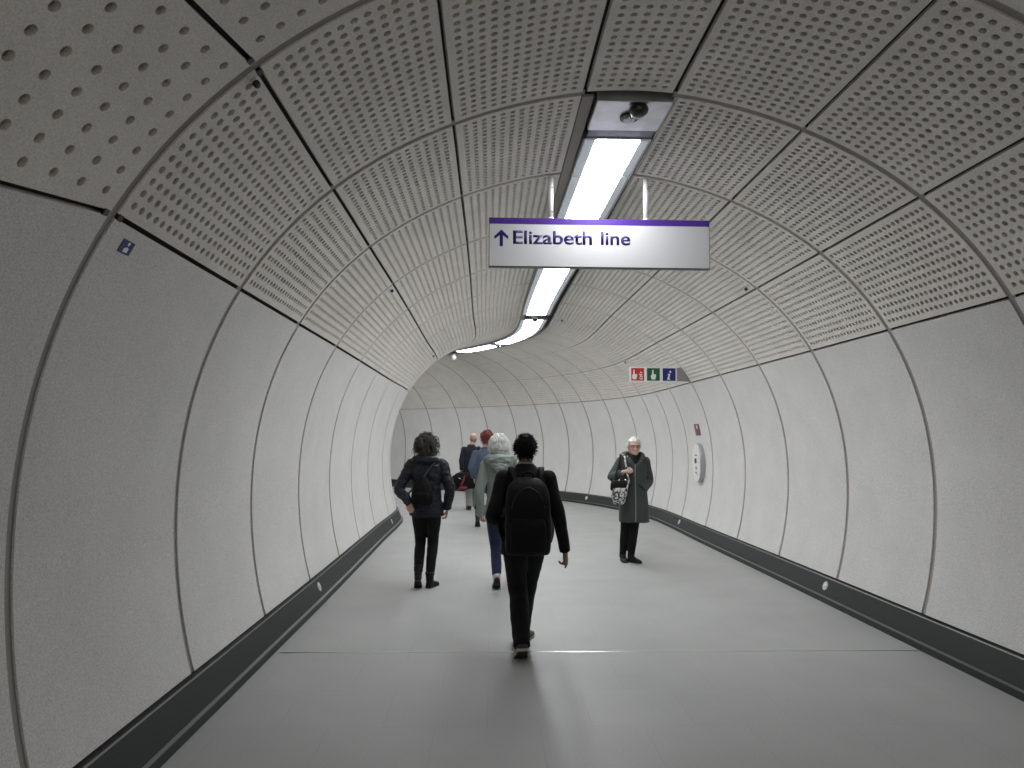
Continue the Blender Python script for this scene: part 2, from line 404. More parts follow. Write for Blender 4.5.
# ------------------------------------------------------------------ floor strip, kerb discs
bm = bmesh.new(); pr = [(-.010,-.003),(-.008,.0015),(-.004,.0032),(0,.0038),(.004,.0032),(.008,.0015),(.010,-.003)]
r0 = [bm.verts.new((-1.60,5.622+p,q)) for p,q in pr]; r1 = [bm.verts.new((3.385,5.622+p,q)) for p,q in pr]
for i in range(6): bm.faces.new((r0[i],r0[i+1],r1[i+1],r1[i]))
bm.faces.new(r0[::-1]); bm.faces.new(r1); o = from_bm('trim_1', bm, mat('strip_metal', (.80,.80,.80), .36, metal=.9), None, True); tag(o, kind='structure')
for u, s, lab in ((3.09,1,'round metal disc on the right kerb, nearest of the right-hand row'), (3.09,-1,'round metal disc on the left kerb, nearest of the left-hand row'),
                  (6.95,1,'round metal disc on the right kerb below the white oval help point'), (6.95,-1,'round metal disc at the far end of the left kerb'),
                  (12.0,1,'round metal disc on the far kerb where the passage bends')):
    p = V(at_uxz(np.float64(u), s*2.581, .147)); q = V(at_uxz(np.float64(u), s*2.575, .1494)); th = float(centre(np.float64(u))[2])
    nrm = V(at_uxz(np.float64(u), s*2.58-s*.93, .147+.37))-p; nrm.normalize()
    t = empty('kerb_disc', p); t.rotation_euler = nrm.to_track_quat('Z','Y').to_euler()
    bm = bmesh.new(); bm_cyl(bm, (0,0,-.004), (0,0,.007), .048, .046, 28); from_bm('plate', bm, M['disc'] if 'disc' in M else M.setdefault('disc', mat('disc_metal', (.72,.72,.72), .3, metal=.5)), t, True).data.shade_flat()
    bm = bmesh.new(); bm_cyl(bm, (0,0,.006), (0,0,.010), .020, .018, 20); from_bm('hub', bm, M['disc'], t, True)
    tag(t, lab, 'disc', 'metal discs along the kerbs')

# ------------------------------------------------------------------ lettering kit
def text_mesh(s, w, h, m, name, parent, loc, depth=.0015, flip=False):
    """flat lettering w wide, h tall in the x-z plane, lower left corner at loc, read from -y"""
    cu = bpy.data.curves.new(name, 'FONT'); cu.body = s; cu.size = 1; cu.extrude = 0; cu.offset = .018
    ob = bpy.data.objects.new(name, cu); COL.objects.link(ob)
    dg = bpy.context.evaluated_depsgraph_get(); me = bpy.data.meshes.new_from_object(ob.evaluated_get(dg))
    COL.objects.unlink(ob); bpy.data.objects.remove(ob); me.name = name
    co = np.empty(len(me.vertices)*3, np.float32); me.vertices.foreach_get('co', co); co = co.reshape(-1,3)
    lo, hi = co.min(0), co.max(0)
    out = np.zeros_like(co); out[:,0] = (co[:,0]-lo[0])/(hi[0]-lo[0])*w; out[:,2] = (co[:,1]-lo[1])/(hi[1]-lo[1])*h
    me.vertices.foreach_set('co', out.ravel()); me.materials.clear(); me.materials.append(m); me.update()
    o = link(bpy.data.objects.new(name, me), parent); o.location = loc
    md = o.modifiers.new('thickness', 'SOLIDIFY'); md.thickness = depth; md.offset = 0
    return o
M['navy'] = mat('navy_ink', (.018,.008,.15), .45)
M['purple'] = mat('purple_band', (.095,.032,.34), .35)
M['signwhite'] = mat('sign_face', (.80,.80,.83), .42, spec=.5)
M['signframe'] = mat('sign_frame', (.10,.10,.11), .4, metal=.5)
M['white'] = M.get('white') or mat('white_plastic', (.78,.78,.76), .4)
M['red'] = mat('sign_red', (.48,.02,.02), .45); M['green'] = mat('sign_green', (.005,.10,.045), .45); M['blue'] = mat('sign_blue', (.012,.015,.17), .45)

# ------------------------------------------------------------------ the hanging direction sign
SX0, SX1, SZ0, SZ1, SY = -.022, 1.836, 3.066, 3.482, 5.82
W_, H_ = SX1-SX0, SZ1-SZ0
t = empty('hanging_sign', (SX0, SY, SZ0))
bm = bmesh.new(); bm_box(bm, (W_/2,.03,H_/2), (W_,.06,H_), bevel=.004); from_bm('panel', bm, M['signframe'], t)
bm = bmesh.new(); bm_box(bm, (W_/2,-.001,(H_-.055)/2+.004), (W_-.012,.004,H_-.06)); from_bm('face', bm, M['signwhite'], t)
bm = bmesh.new(); bm_box(bm, (W_/2,-.001,H_-.028), (W_-.004,.006,.052)); from_bm('purple_band', bm, M['purple'], t)
text_mesh('Elizabeth', .660, .115, M['navy'], 'lettering', t, (.203,-.0035,.192))
text_mesh('line', .247, .115, M['navy'], 'lettering', t, (.938,-.0035,.192))
bm = bmesh.new(); ax, az, aw, ah = .047, .172, .115, .142; c_ = ax+aw/2; tk = .0135
bm_prism(bm, [(c_-tk,az),(c_+tk,az),(c_+tk,az+ah*.66),(ax+aw,az+ah*.42),(ax+aw,az+ah*.60),(c_,az+ah),(ax,az+ah*.60),(ax,az+ah*.42),(c_-tk,az+ah*.66)], -.0045, -.001)
from_bm('arrow', bm, M['navy'], t)
for x in (.497, 1.305):
    bm = bmesh.new(); bm_cyl(bm, (x-SX0,.03,H_-.003), (x-SX0,.03,3.862-SZ0), .022, n=20); bm_cyl(bm, (x-SX0,.03,H_), (x-SX0,.03,H_+.012), .026, n=20); rod = from_bm('hanger_rod', bm, M['rod'] if 'rod' in M else M.setdefault('rod', mat('white_rod', (.88,.88,.88), .35)), t, True)
    rod['label'] = 'slim white rod'
    for zz in (.06, .27):
        bm = bmesh.new(); bm_cyl(bm, (x-SX0+.008,.03-.012,H_+zz), (x-SX0+.012,.03-.020,H_+zz), .006, n=10); from_bm('screw', bm, M['black'], rod)
tag(t, 'white hanging sign with a purple top band and an arrow reading Elizabeth line', 'sign')

# ------------------------------------------------------------------ the small three-pictogram sign projecting from the right
y = 11.45; x0 = 2.263; z0 = 2.562; s = .247; W3 = .776
t = empty('pictogram_sign', (x0, y, z0))
bm = bmesh.new(); bm_box(bm, (W3/2,.0125,s/2), (W3,.025,s), bevel=.003); from_bm('board', bm, M['white'], t)
pts = [(W3,.02), (W3,s-.015)] + [(float(at_polar(np.float64(6.0), np.float64(p_), -.003)[0])-x0, float(at_polar(np.float64(6.0), np.float64(p_), -.003)[2])-z0) for p_ in np.linspace(R_(38.5), R_(32.9), 6)]
pts = [p_ for p_ in pts if p_[0] >= W3-.001][::-1]
bm = bmesh.new(); bm_prism(bm, pts, .006, .02); from_bm('bracket', bm, mat('grey_bracket', (.27,.27,.265), .5), t)
for i, (nm, mm) in enumerate((('red_tile',M['red']),('green_tile',M['green']),('blue_tile',M['blue']))):
    bx = .022+i*.258
    bm = bmesh.new(); bm_box(bm, (bx+.108,-.001,s/2), (.21,.004,.205)); tile = from_bm(nm, bm, mm, t)
    def hand_icon(ox, k):
        bm = bmesh.new(); q = [(.03,.02),(.085,.02),(.095,.06),(.10,.10),(.085,.108),(.062,.10),(.058,.175),(.040,.18),(.034,.10),(.018,.085),(.018,.06)]
        bm_prism(bm, [(ox+a*k, .022+b) for a, b in q], -.005, -.001); return bm
    if i == 0:
        from_bm('hand_icon', hand_icon(bx+.0, 1.0), M['white'], tile)
        for (fx, fz, fw) in ((.135,.05,.05),(.145,.085,.04),(.135,.115,.045),(.15,.15,.03)):
            bm = bmesh.new(); bm_prism(bm, [(bx+fx, fz), (bx+fx+fw, fz-.012), (bx+fx+fw*1.1, fz+.012), (bx+fx+fw*.5, fz+.004), (bx+fx+.005, fz+.026)], -.005, -.001); from_bm('flame_icon', bm, M['white'], tile)
    elif i == 1: from_bm('hand_icon', hand_icon(bx+.048, 1.05), M['white'], tile)
    else:
        bm = bmesh.new(); bm_prism(bm, [(bx+.075,.04),(bx+.125,.04),(bx+.122,.056),(bx+.108,.058),(bx+.128,.135),(bx+.085,.135),(bx+.085,.12),(bx+.097,.118),(bx+.082,.06),(bx+.074,.056)], -.005, -.001)
        a_ = [(bx+.127+.017*math.cos(g), .168+.017*math.sin(g)) for g in np.linspace(0,2*math.pi,16,endpoint=False)]; bm_prism(bm, a_, -.005, -.001)
        from_bm('letter_i', bm, M['white'], tile)
tag(t, 'small projecting sign with red, green and blue pictogram tiles on the right of the vault', 'sign')

# ------------------------------------------------------------------ on the right wall: help point and notice
def wall_frame(u, z, s=1):
    """point and frame on the side wall: local x along the passage, local y up the wall, local z into the passage"""
    ph = math.asin(max(-1, min(1, (z-ZC)/2.8)))
    for _ in range(6): ph = math.asin((z-ZC)/float(R_of(np.float64(ph))))
    pp = ph if s > 0 else math.pi-ph
    p = V(at_polar(np.float64(u), np.float64(pp))); a = V(at_polar(np.float64(u+.01), np.float64(pp))); b = V(at_polar(np.float64(u), np.float64(pp+.005*s)))
    ey = (b-p).normalized(); ex = (a-p).normalized()*-s; ez = ex.cross(ey).normalized(); ex = ey.cross(ez)
    return Matrix.Translation(p) @ Matrix((ex,ey,ez)).transposed().to_4x4()
def oval(bm, rx, ry, z0, z1, n=40, ex=2.3, r1=None):
    def ring(k, z): return [bm.verts.new((k*rx*math.copysign(abs(math.cos(a))**(2/ex), math.cos(a)), k*ry*math.copysign(abs(math.sin(a))**(2/ex), math.sin(a)), z)) for a in np.linspace(0,2*math.pi,n,endpoint=False)]
    rings = [ring(1,z0), ring(1,z0+(z1-z0)*.75), ring(.975,z0+(z1-z0)*.92), ring(.93,z1)]
    bm.faces.new(rings[0][::-1]); bm.faces.new(rings[-1])
    for a, b in zip(rings, rings[1:]):
        for i in range(n): bm.faces.new((a[i], a[(i+1)%n], b[(i+1)%n], b[i]))
t = empty('help_point'); t.matrix_world = wall_frame(6.43, 1.235)
bm = bmesh.new(); oval(bm, .235, .335, -.002, .085); from_bm('casing', bm, mat('steel_casing', (.42,.43,.45), .35, metal=.5), t, False)
bm = bmesh.new(); oval(bm, .222, .320, .083, .092); from_bm('face_plate', bm, M['white'], t)
bm = bmesh.new(); bm_box(bm, (-.02,.035,.096), (.085,.085,.012), bevel=.004); from_bm('red_button_panel', bm, mat('button_red', (.22,.015,.03), .4), t)
bm = bmesh.new(); bm_cyl(bm, (-.02,.035,.100), (-.02,.035,.108), .02, n=16); from_bm('button', bm, M['black'], t)
for yy, ww, hh in ((.13,.14,.022),(-.085,.05,.05),(-.09,.06,.012),(-.165,.10,.022),(-.195,.06,.012)):
    bm = bmesh.new(); bm_box(bm, ((.05 if ww == .06 else -.005),yy,.093), (ww,hh,.003)); from_bm('printed_mark', bm, mat('grey_print', (.16,.16,.17), .6), t)
tag(t, 'white oval help point panel with a red button block on the right wall', 'help point')
t = empty('wall_notice'); t.matrix_world = wall_frame(6.44, 1.80)
bm = bmesh.new(); bm_box(bm, (0,0,.003), (.29,.20,.006), bevel=.002); from_bm('notice_plate', bm, mat('notice_plum', (.16,.075,.13), .5), t)
bm = bmesh.new(); bm_box(bm, (-.095,.0,.0065), (.07,.17,.003)); from_bm('red_stripe', bm, mat('notice_red', (.32,.07,.09), .5), t)
bm = bmesh.new(); bm_box(bm, (.015,.05,.0065), (.06,.06,.003)); from_bm('white_mark', bm, M['white'], t)
bm = bmesh.new(); bm_box(bm, (.035,-.05,.0065), (.09,.05,.003)); from_bm('violet_mark', bm, mat('notice_violet', (.10,.06,.22), .5), t)
tag(t, 'small square plum notice fixed above the oval help point', 'notice')
# blue sticker by the first joint on the left wall
t = empty('wall_sticker'); t.matrix_world = wall_frame(.135, 2.475, -1)
bm = bmesh.new(); bm_box(bm, (0,0,.002), (.095,.062,.003), bevel=.001); from_bm('sticker_face', bm, M['blue'], t)
bm = bmesh.new(); a_ = [(-.016,-.024),(.018,-.024),(.020,-.004),(.006,.002),(-.016,-.006)]
vs = [bm.verts.new((x,yv,.0042)) for x,yv in a_]; bm.faces.new(vs)
vs = [bm.verts.new((.004+.009*math.cos(g),.017+.009*math.sin(g),.0042)) for g in np.linspace(0,2*math.pi,12,endpoint=False)]; bm.faces.new(vs)
o = from_bm('white_symbol', bm, M['white'], t)
tag(t, 'small square blue sticker on the left wall below the perforated panels', 'sticker')
# ================================================================== people
def A3(*p): return np.array(p, float)
def crom(pts, sub):
    """Catmull-Rom through rows of pts"""
    P = np.asarray(pts, float); n = len(P)
    if n < 3 or sub <= 1: return P
    out = []
    for i in range(n-1):
        p0 = P[max(i-1,0)]; p1 = P[i]; p2 = P[i+1]; p3 = P[min(i+2,n-1)]
        for t in np.linspace(0,1,sub,endpoint=False):
            out.append(.5*((2*p1)+(-p0+p2)*t+(2*p0-5*p1+4*p2-p3)*t*t+(-p0+3*p1-3*p2+p3)*t**3))
    out.append(P[-1]); return np.array(out)
def loft(bm, centres, sides, fronts, n=16, power=2.0, cap=True):
    rings = []
    an = np.linspace(0,2*math.pi,n,endpoint=False)
    cs = np.sign(np.cos(an))*np.abs(np.cos(an))**(2/power); sn = np.sign(np.sin(an))*np.abs(np.sin(an))**(2/power)
    for c, a, b in zip(centres, sides, fronts):
        rings.append([bm.verts.new(tuple(c+x*a+y*b)) for x, y in zip(cs, sn)])
    for r0, r1 in zip(rings, rings[1:]):
        for i in range(n): bm.faces.new((r0[i], r0[(i+1)%n], r1[(i+1)%n], r1[i]))
    if cap:
        for r, rev in ((rings[0],True),(rings[-1],False)):
            bm.faces.new(r[::-1] if rev else r)
    return rings
def tube(bm, pts, rads, n=12, sub=4, front=(0,1,0), round_ends=True, power=2.0):
    """a tapering limb: pts are joints, rads a number or (across, along front) at each"""
    rr = np.array([(r,r) if np.isscalar(r) else r for r in rads], float)
    d = crom(np.concatenate([np.asarray(pts,float), rr], 1), sub)
    P = d[:,:3]; rr = np.clip(d[:,3:], .001, None)
    T = np.gradient(P, axis=0); T /= np.linalg.norm(T, axis=1)[:,None]+1e-9
    f = np.array(front, float); S = []; F_ = []
    for t in T:
        fr = f-t*np.dot(f,t)
        if np.linalg.norm(fr) < .15: fr = A3(0,0,1)-t*t[2] if abs(t[2]) < .9 else A3(1,0,0)-t*t[0]
        fr /= np.linalg.norm(fr); S.append(np.cross(fr, t)); F_.append(fr)
    if round_ends:
        def ends(i, sgn):
            return [(P[i]+sgn*T[i]*max(rr[i])*k, rr[i]*s) for k, s in ((.35,.92),(.7,.70),(.92,.38))]
        e0 = ends(0,-1)[::-1]; e1 = ends(-1,1)
        C = [p for p,_ in e0]+list(P)+[p for p,_ in e1]; Q = [q for _,q in e0]+list(rr)+[q for _,q in e1]
        S = [S[0]]*3+S+[S[-1]]*3; F_ = [F_[0]]*3+F_+[F_[-1]]*3
    else: C, Q = list(P), list(rr)
    loft(bm, C, [s*q[0] for s, q in zip(S,Q)], [f_*q[1] for f_, q in zip(F_,Q)], n, power)
def vert_stack(bm, rings, n=20, power=2.2, sub=3):
    """a trunk or skirt: rows (z, half width, half depth, x, y)"""
    d = crom(rings, sub)
    loft(bm, [A3(r[3],r[4],r[0]) for r in d], [A3(r[1],0,0) for r in d], [A3(0,r[2],0) for r in d], n, power)
def remesh(bm, voxel, smooth=3, wrinkle=0.0, wscale=9.0, seed=0.0, stretch=1.0):
    bmesh.ops.recalc_face_normals(bm, faces=bm.faces[:])
    me = bpy.data.meshes.new('tmp'); bm.to_mesh(me); bm.free()
    ob = bpy.data.objects.new('tmp', me); COL.objects.link(ob)
    md = ob.modifiers.new('r', 'REMESH'); md.mode = 'VOXEL'; md.voxel_size = voxel; md.use_smooth_shade = True
    if smooth: s = ob.modifiers.new('s', 'SMOOTH'); s.iterations = smooth; s.factor = .5
    dg = bpy.context.evaluated_depsgraph_get(); out = bpy.data.meshes.new_from_object(ob.evaluated_get(dg))
    COL.objects.unlink(ob); bpy.data.objects.remove(ob); bpy.data.meshes.remove(me)
    if wrinkle:
        n = len(out.vertices); co = np.empty(n*3, np.float32); out.vertices.foreach_get('co', co); co = co.reshape(-1,3)
        no = np.empty(n*3, np.float32); out.vertices.foreach_get('normal', no); no = no.reshape(-1,3)
        k = np.array([noise.noise(V((p[0]*wscale+seed, p[1]*wscale, p[2]*wscale*stretch)))+.5*noise.noise(V((p[0]*wscale*2.3, p[1]*wscale*2.3+seed, p[2]*wscale*2.3*stretch))) for p in co])
        co = co+no*(k*wrinkle)[:,None]; out.vertices.foreach_set('co', co.ravel().astype(np.float32)); out.update()
    return out
def mesh_obj(name, me, m, parent, extra=None):
    me.name = name; me.materials.clear(); me.materials.append(m)
    if extra is not None:                                    # join finer pieces (hands) into the same mesh
        b = bmesh.new(); b.from_mesh(me); bmesh.ops.recalc_face_normals(extra, faces=extra.faces[:])
        t = bpy.data.meshes.new('t'); extra.to_mesh(t); extra.free(); b.from_mesh(t); bpy.data.meshes.remove(t); b.to_mesh(me); b.free()
    me.polygons.foreach_set('use_smooth', [True]*len(me.polygons))
    return link(bpy.data.objects.new(name, me), parent)
def ik(a, c, l1, l2, pole):
    a, c, pole = map(lambda q: np.array(q,float), (a,c,pole)); d = c-a; L = np.linalg.norm(d); u = d/L
    if L > (l1+l2)*.998: return a+u*l1
    x = (l1*l1-l2*l2+L*L)/(2*L); h = math.sqrt(max(l1*l1-x*x, 0)); p = pole-u*np.dot(pole,u); p /= np.linalg.norm(p)
    return a+u*x+p*h

def hand(bm, wrist, direction, palm, side, curl=.5, size=1.0, point=None):
    """palm and five bent fingers; palm = the way the palm faces, side = +1 when the thumb lies along cross(direction, palm)"""
    w = np.array(wrist,float); d = np.array(direction,float); d /= np.linalg.norm(d)
    n = np.array(palm,float); n -= d*np.dot(n,d); n /= np.linalg.norm(n); s = np.cross(d, n)*side
    k = size
    tube(bm, [w-d*.03, w, w+d*.035*k, w+d*.075*k, w+d*.092*k], [(.024*k,.018*k),(.026*k,.018*k),(.037*k,.016*k),(.041*k,.014*k),(.038*k,.011*k)], 12, 3, front=n)
    for i, (off, ln, r) in enumerate(((.030,.070,.0088),(.0105,.079,.0092),(-.0095,.073,.0088),(-.0285,.058,.0078))):
        p = w+d*(.086-.004*abs(i-1))*k+s*off*k; pts = [p-d*.015*k, p]; a = 0.0
        c = curl if not (point is not None and i == 0) else point
        for j, fr in enumerate((.45,.31,.24)):
            a += c*(.75,1.0,.7)[j]
            p = p+(d*math.cos(a)+n*math.sin(a))*ln*fr*k; pts.append(p)
        tube(bm, pts, [r*k,r*1.02*k,r*k,r*.9*k,r*.72*k], 8, 3, front=n)
    b = w+d*.022*k+s*.024*k; t1 = b+(d*.55+s*.65+n*.35)*.038*k; t2 = t1+(d*.85+s*.12+n*.45)*.032*k; t3 = t2+(d*.9-s*.12+n*.35)*.024*k
    tube(bm, [b-s*.012*k, b, t1, t2, t3], [.013*k,.0135*k,.0115*k,.0098*k,.0078*k], 8, 3, front=n)

HEAD = [(-.116,.022,.070,-.030),(-.106,.040,.083,.000),(-.085,.054,.090,-.035),(-.05,.063,.091,-.068),(-.015,.068,.090,-.085),(.02,.072,.089,-.094),(.05,.073,.087,-.096),(.078,.066,.076,-.085),(.100,.050,.052,-.062),(.113,.028,.026,-.034),(.117,.010,.008,-.012)]
def head_parts(bm, c, k=1.0, yaw=0.0):
    """skull, nose, ears, lips and brow, around c (eye level)"""
    cy_, sy_ = math.cos(yaw), math.sin(yaw)
    def W(x,y,z): return A3(c[0]+(x*cy_-y*sy_)*k, c[1]+(x*sy_+y*cy_)*k, c[2]+z*k)
    d = crom(HEAD, 3); cs = []; sd = []; fr = []
    for z,a,f,b in d:
        cs.append(W(0,(f+b)/2,z)); sd.append(A3(a*cy_,a*sy_,0)*k); h = max((f-b)/2,.004); fr.append(A3(-h*sy_,h*cy_,0)*k)
    loft(bm, cs, sd, fr, 24, 2.15)
    tube(bm, [W(0,.086,.012),W(0,.098,-.012),W(0,.110,-.032)], [.008*k,.010*k,.0125*k], 10, 4)
    for s in (-1,1):
        tube(bm, [W(s*.008,.094,-.036),W(s*.014,.094,-.037)], [.009*k,.0075*k], 8, 2)
        tube(bm, [W(s*.073,-.006,.018),W(s*.079,-.016,.002),W(s*.074,-.008,-.030)], [(.016*k,.006*k),(.019*k,.007*k),(.011*k,.006*k)], 10, 4, front=(s,0,0))
        tube(bm, [W(s*.012,.088,.021),W(s*.035,.086,.025),W(s*.055,.070,.018)], [.007*k]*3, 8, 3)      # brow
        tube(bm, [W(s*.030,.074,-.035),W(s*.040,.070,-.022)], [.022*k,.018*k], 10, 2)                  # cheek
    tube(bm, [W(-.022,.082,-.060),W(0,.089,-.058),W(.022,.082,-.060)], [.0055*k]*3, 8, 3)
    tube(bm, [W(-.018,.081,-.070),W(0,.088,-.071),W(.018,.081,-.070)], [.006*k]*3, 8, 3)
    tube(bm, [W(0,.068,-.098),W(0,.074,-.100)], [.020*k,.016*k], 10, 2)
    return W

def shoe(parent, ball, yaw, pitch, m_upper, m_sole, length=.275, width=.05, shaft=0.0, sole_h=.022, label=None, name='shoe', tread=False):
    """local foot: heel at y=0, toe at y=length; the ball stays on the ground, pitch lifts the heel"""
    by = length*.70
    Mx = Matrix.Translation(V(ball)) @ Matrix.Rotation(yaw,4,'Z') @ Matrix.Rotation(-pitch,4,'X') @ Matrix.Translation(V((0,-by,0)))
    L = length
    up = [(.0,.030,.060),(.04*L,.034,.078),(.14*L,.037,.092),(.30*L,.038,.095),(.42*L,.040,.078),(.58*L,.045,.060),(.74*L,.047,.050),(.88*L,.040,.040),(.97*L,.022,.030),(L,.006,.024)]
    bm = bmesh.new(); d = crom(up, 3)
    rings = []
    for y, hw, h in d:
        hw *= width/.047; hw = max(hw,.004); h = max(h, sole_h+.004)
        rings.append([bm.verts.new((hw*x, y, sole_h*.8+(h-sole_h*.8)*z)) for x, z in ((-1,0),(-1.0,.35),(-.86,.68),(-.5,.93),(0,1),(.5,.93),(.86,.68),(1.0,.35),(1,0))])
    for a, b in zip(rings, rings[1:]):
        for i in range(8): bm.faces.new((a[i],a[i+1],b[i+1],b[i]))
        bm.faces.new((a[8],a[0],b[0],b[8]))
    bm.faces.new(rings[0]); bm.faces.new(rings[-1][::-1])
    if shaft:
        tube(bm, [(0,.22*L,.05),(0,.19*L,.09+shaft*.4),(0,.17*L,.09+shaft)], [(.040,.050),(.043,.052),(.050,.056)], 14, 3, round_ends=False)
    for v in bm.verts: v.co = Mx @ v.co
    o = from_bm(name, bm, m_upper, parent, True)
    if label: o['label'] = label
    bm = bmesh.new(); pts = []
    prof = crom([(y,max(hw*width/.047*1.06,.006)) for y,hw,_ in up], 3)
    pts = [(hw,y) for y,hw in prof]+[(-hw,y) for y,hw in prof[::-1]]
    lo = [bm.verts.new((x,y,0)) for x,y in pts]; hi = [bm.verts.new((x,y,sole_h)) for x,y in pts]; n = len(pts)
    bm.faces.new(lo); bm.faces.new(hi[::-1])
    for i in range(n): bm.faces.new((lo[i],lo[(i+1)%n],hi[(i+1)%n],hi[i]))
    for v in bm.verts: v.co = Mx @ v.co
    from_bm('sole', bm, m_sole, o)
    if tread:
        bm = bmesh.new(); q = [(x*.86, y*.94+.03*L) for x,y in pts]
        lo = [bm.verts.new((x,y,-.003)) for x,y in q]; hi = [bm.verts.new((x,y,.004)) for x,y in q]
        bm.faces.new(lo); bm.faces.new(hi[::-1])
        for i in range(n): bm.faces.new((lo[i],lo[(i+1)%n],hi[(i+1)%n],hi[i]))
        for v in bm.verts: v.co = Mx @ v.co
        from_bm('tread', bm, SOLE_DARK, o)
    return np.array(Mx @ V((0,.20*L,.095)))

def strands(bm, W, roots, m_len, down, n, r=.004, spread=.012, seed=1):
    rr = random.Random(seed)
    for _ in range(n):
        x, y, z, nx, ny, nz = roots(rr)
        L = m_len*rr.uniform(.7,1.15); p = A3(x,y,z); pts = [p-A3(nx,ny,nz)*.008]
        dirv = A3(nx,ny,nz)
        for j in range(4):
            t = (j+1)/4
            v = dirv*(1-t*down)+A3(0,0,-1)*down*t; v /= np.linalg.norm(v)+1e-9
            p = p+v*L/4+A3(rr.uniform(-1,1),rr.uniform(-1,1),rr.uniform(-.5,.5))*spread*.5; pts.append(p)
        tube(bm, [tuple(W(*q)) for q in pts], [r,r*1.1,r,r*.7,r*.25], 5, 2, round_ends=False)
def scalp(rr, lo=.02, back_lo=-.06, off=.0):
    """a random place on the hair-bearing scalp, with its outward direction"""
    while True:
        a = rr.uniform(0,2*math.pi); h = rr.uniform(-.9,1.0); q = math.sqrt(max(0,1-h*h))
        x, y, z = .074*q*math.cos(a), -.008+.092*q*math.sin(a), .02+.097*h
        if y > .03 and z < .075: continue
        if y > -.02 and z < lo: continue
        if z < back_lo: continue
        return x, y, z, q*math.cos(a), q*math.sin(a), h
def hair_cap(name, W, k, mat_, parent, n, length, down, r, seed, grow=1.06, back_lo=-.07, side_lo=.0, extra=None, spread=.014):
    bm = bmesh.new()
    d = crom([(.108,.036,.036,-.050),(.09,.060,.060,-.080),(.06,.0745,.080,-.100),(.03,.077,.030,-.103),(0,.074,-.005,-.100),(-.03,.068,-.020,-.092),(back_lo,.055,-.030,-.080)], 3)
    cs = []; sd = []; fr = []
    o0 = W(0,0,0); ex = W(1,0,0)-o0; ey = W(0,1,0)-o0; ez = W(0,0,1)-o0
    for z,a,f,b in d:
        cs.append(W(0,(f+b)/2,z+.008)); sd.append(ex*a*grow); fr.append(ey*((f-b)/2)*grow)
    loft(bm, cs, sd, fr, 20, 2.1)
    tube(bm, [W(0,-.03,.085),W(0,-.005,.112)], [.055*k,.030*k], 14, 3)
    if extra: extra(bm)
    me = remesh(bm, .006, 3, .004, 40, seed)
    b = bmesh.new()
    strands(b, W, lambda q: scalp(q, side_lo, back_lo), length, down, n, r, spread, seed)
    return mesh_obj(name, me, mat_, parent, b)

def eyes(parent, W, k, dark=(.05,.035,.025)):
    for s in (-1,1):
        bm = bmesh.new(); p = W(s*.031,.0765,.0); bm_ball(bm, tuple(p), .0125*k, 14); o = from_bm('eye', bm, M['eyewhite'], parent, True)
        bm = bmesh.new(); q = W(s*.031,.0865,.0); bm_ball(bm, tuple(q), .0058*k, 10); from_bm('iris', bm, M['iris'], o, True)
M['eyewhite'] = mat('eye_white', (.42,.40,.38), .3); M['iris'] = mat('eye_iris', (.03,.025,.02), .2)

def person(name, label, loc, flip, H, skin, spine, shoulders, elbows, wrists, hips_x, feet, hands, head_c, head_k=1.0, head_yaw=0.0, hip_z=.875, knee_pole=(0,1,0), width=1.0):
    """a continuous body in local coordinates (+y is the way the person walks); feet: [(ankle), (ankle)]"""
    root = empty(name, loc, math.pi if flip else 0.0); tag(root, label, 'person')
    k = H/1.70
    bm = bmesh.new(); lean0, lean1 = spine                      # y of pelvis and of neck
    def yy(z): return lean0+(lean1-lean0)*max(0,min(1,(z/k-.9)/.58))
    rows = [(.80,.11,.085),(.86,.160,.112),(.92,.170,.118),(1.0,.148,.102),(1.08,.138,.098),(1.18,.150,.108),(1.28,.165,.112),(1.34,.150,.095),(1.39,.105,.075),(1.43,.066,.058),(1.465,.054,.054),(1.50,.052,.054),(1.55,.050,.052)]
    sx = .5*(shoulders[0][0]+shoulders[1][0])
    vert_stack(bm, [(z*k, a*width*k, b*k, head_c[0]*max(0,(z-1.4)/.15)+sx*(1-max(0,(z-1.4)/.15)) if z > 1.4 else sx*max(0,(z-.9)/.5), yy(z*k)) for z,a,b in rows])
    W = head_parts(bm, head_c, head_k, head_yaw)
    hb = bmesh.new(); arms = []
    for i in (0,1):
        s, e, w_ = (np.array(q,float) for q in (shoulders[i], elbows[i], wrists[i])); arms.append((s,e,w_))
        tube(bm, [s, s*.5+e*.5, e, e*.45+w_*.55, w_], [.050*k,.045*k,.038*k,.034*k,(.027*k,.022*k)], 12, 4)
        if hands[i] is not None:
            dd, palm, side, curl, size, pt = hands[i]
            hand(hb, w_+(w_-e)/np.linalg.norm(w_-e)*.01, dd if dd is not None else (w_-e), palm, side, curl, size, pt)
    legs = []
    for i in (0,1):
        h = A3(hips_x[i], lean0, hip_z*k); a = np.array(feet[i],float)
        kn = ik(h, a, .425*k, .415*k, knee_pole); legs.append((h,kn,a))
        tube(bm, [h+A3(0,0,.02), h*.5+kn*.5, kn, kn*.6+a*.4, a], [.088*k,.072*k,.054*k,.052*k,.036*k], 14, 4)
        tube(bm, [a, a+A3(0,.05,-.03), a+A3(0,.10,-.055)], [.035*k,.03*k,.022*k], 10, 3)
    body = mesh_obj('body', remesh(bm, .0065, 3), skin, root, hb)
    eyes(root, W, head_k)
    return root, W, arms, legs, yy, k
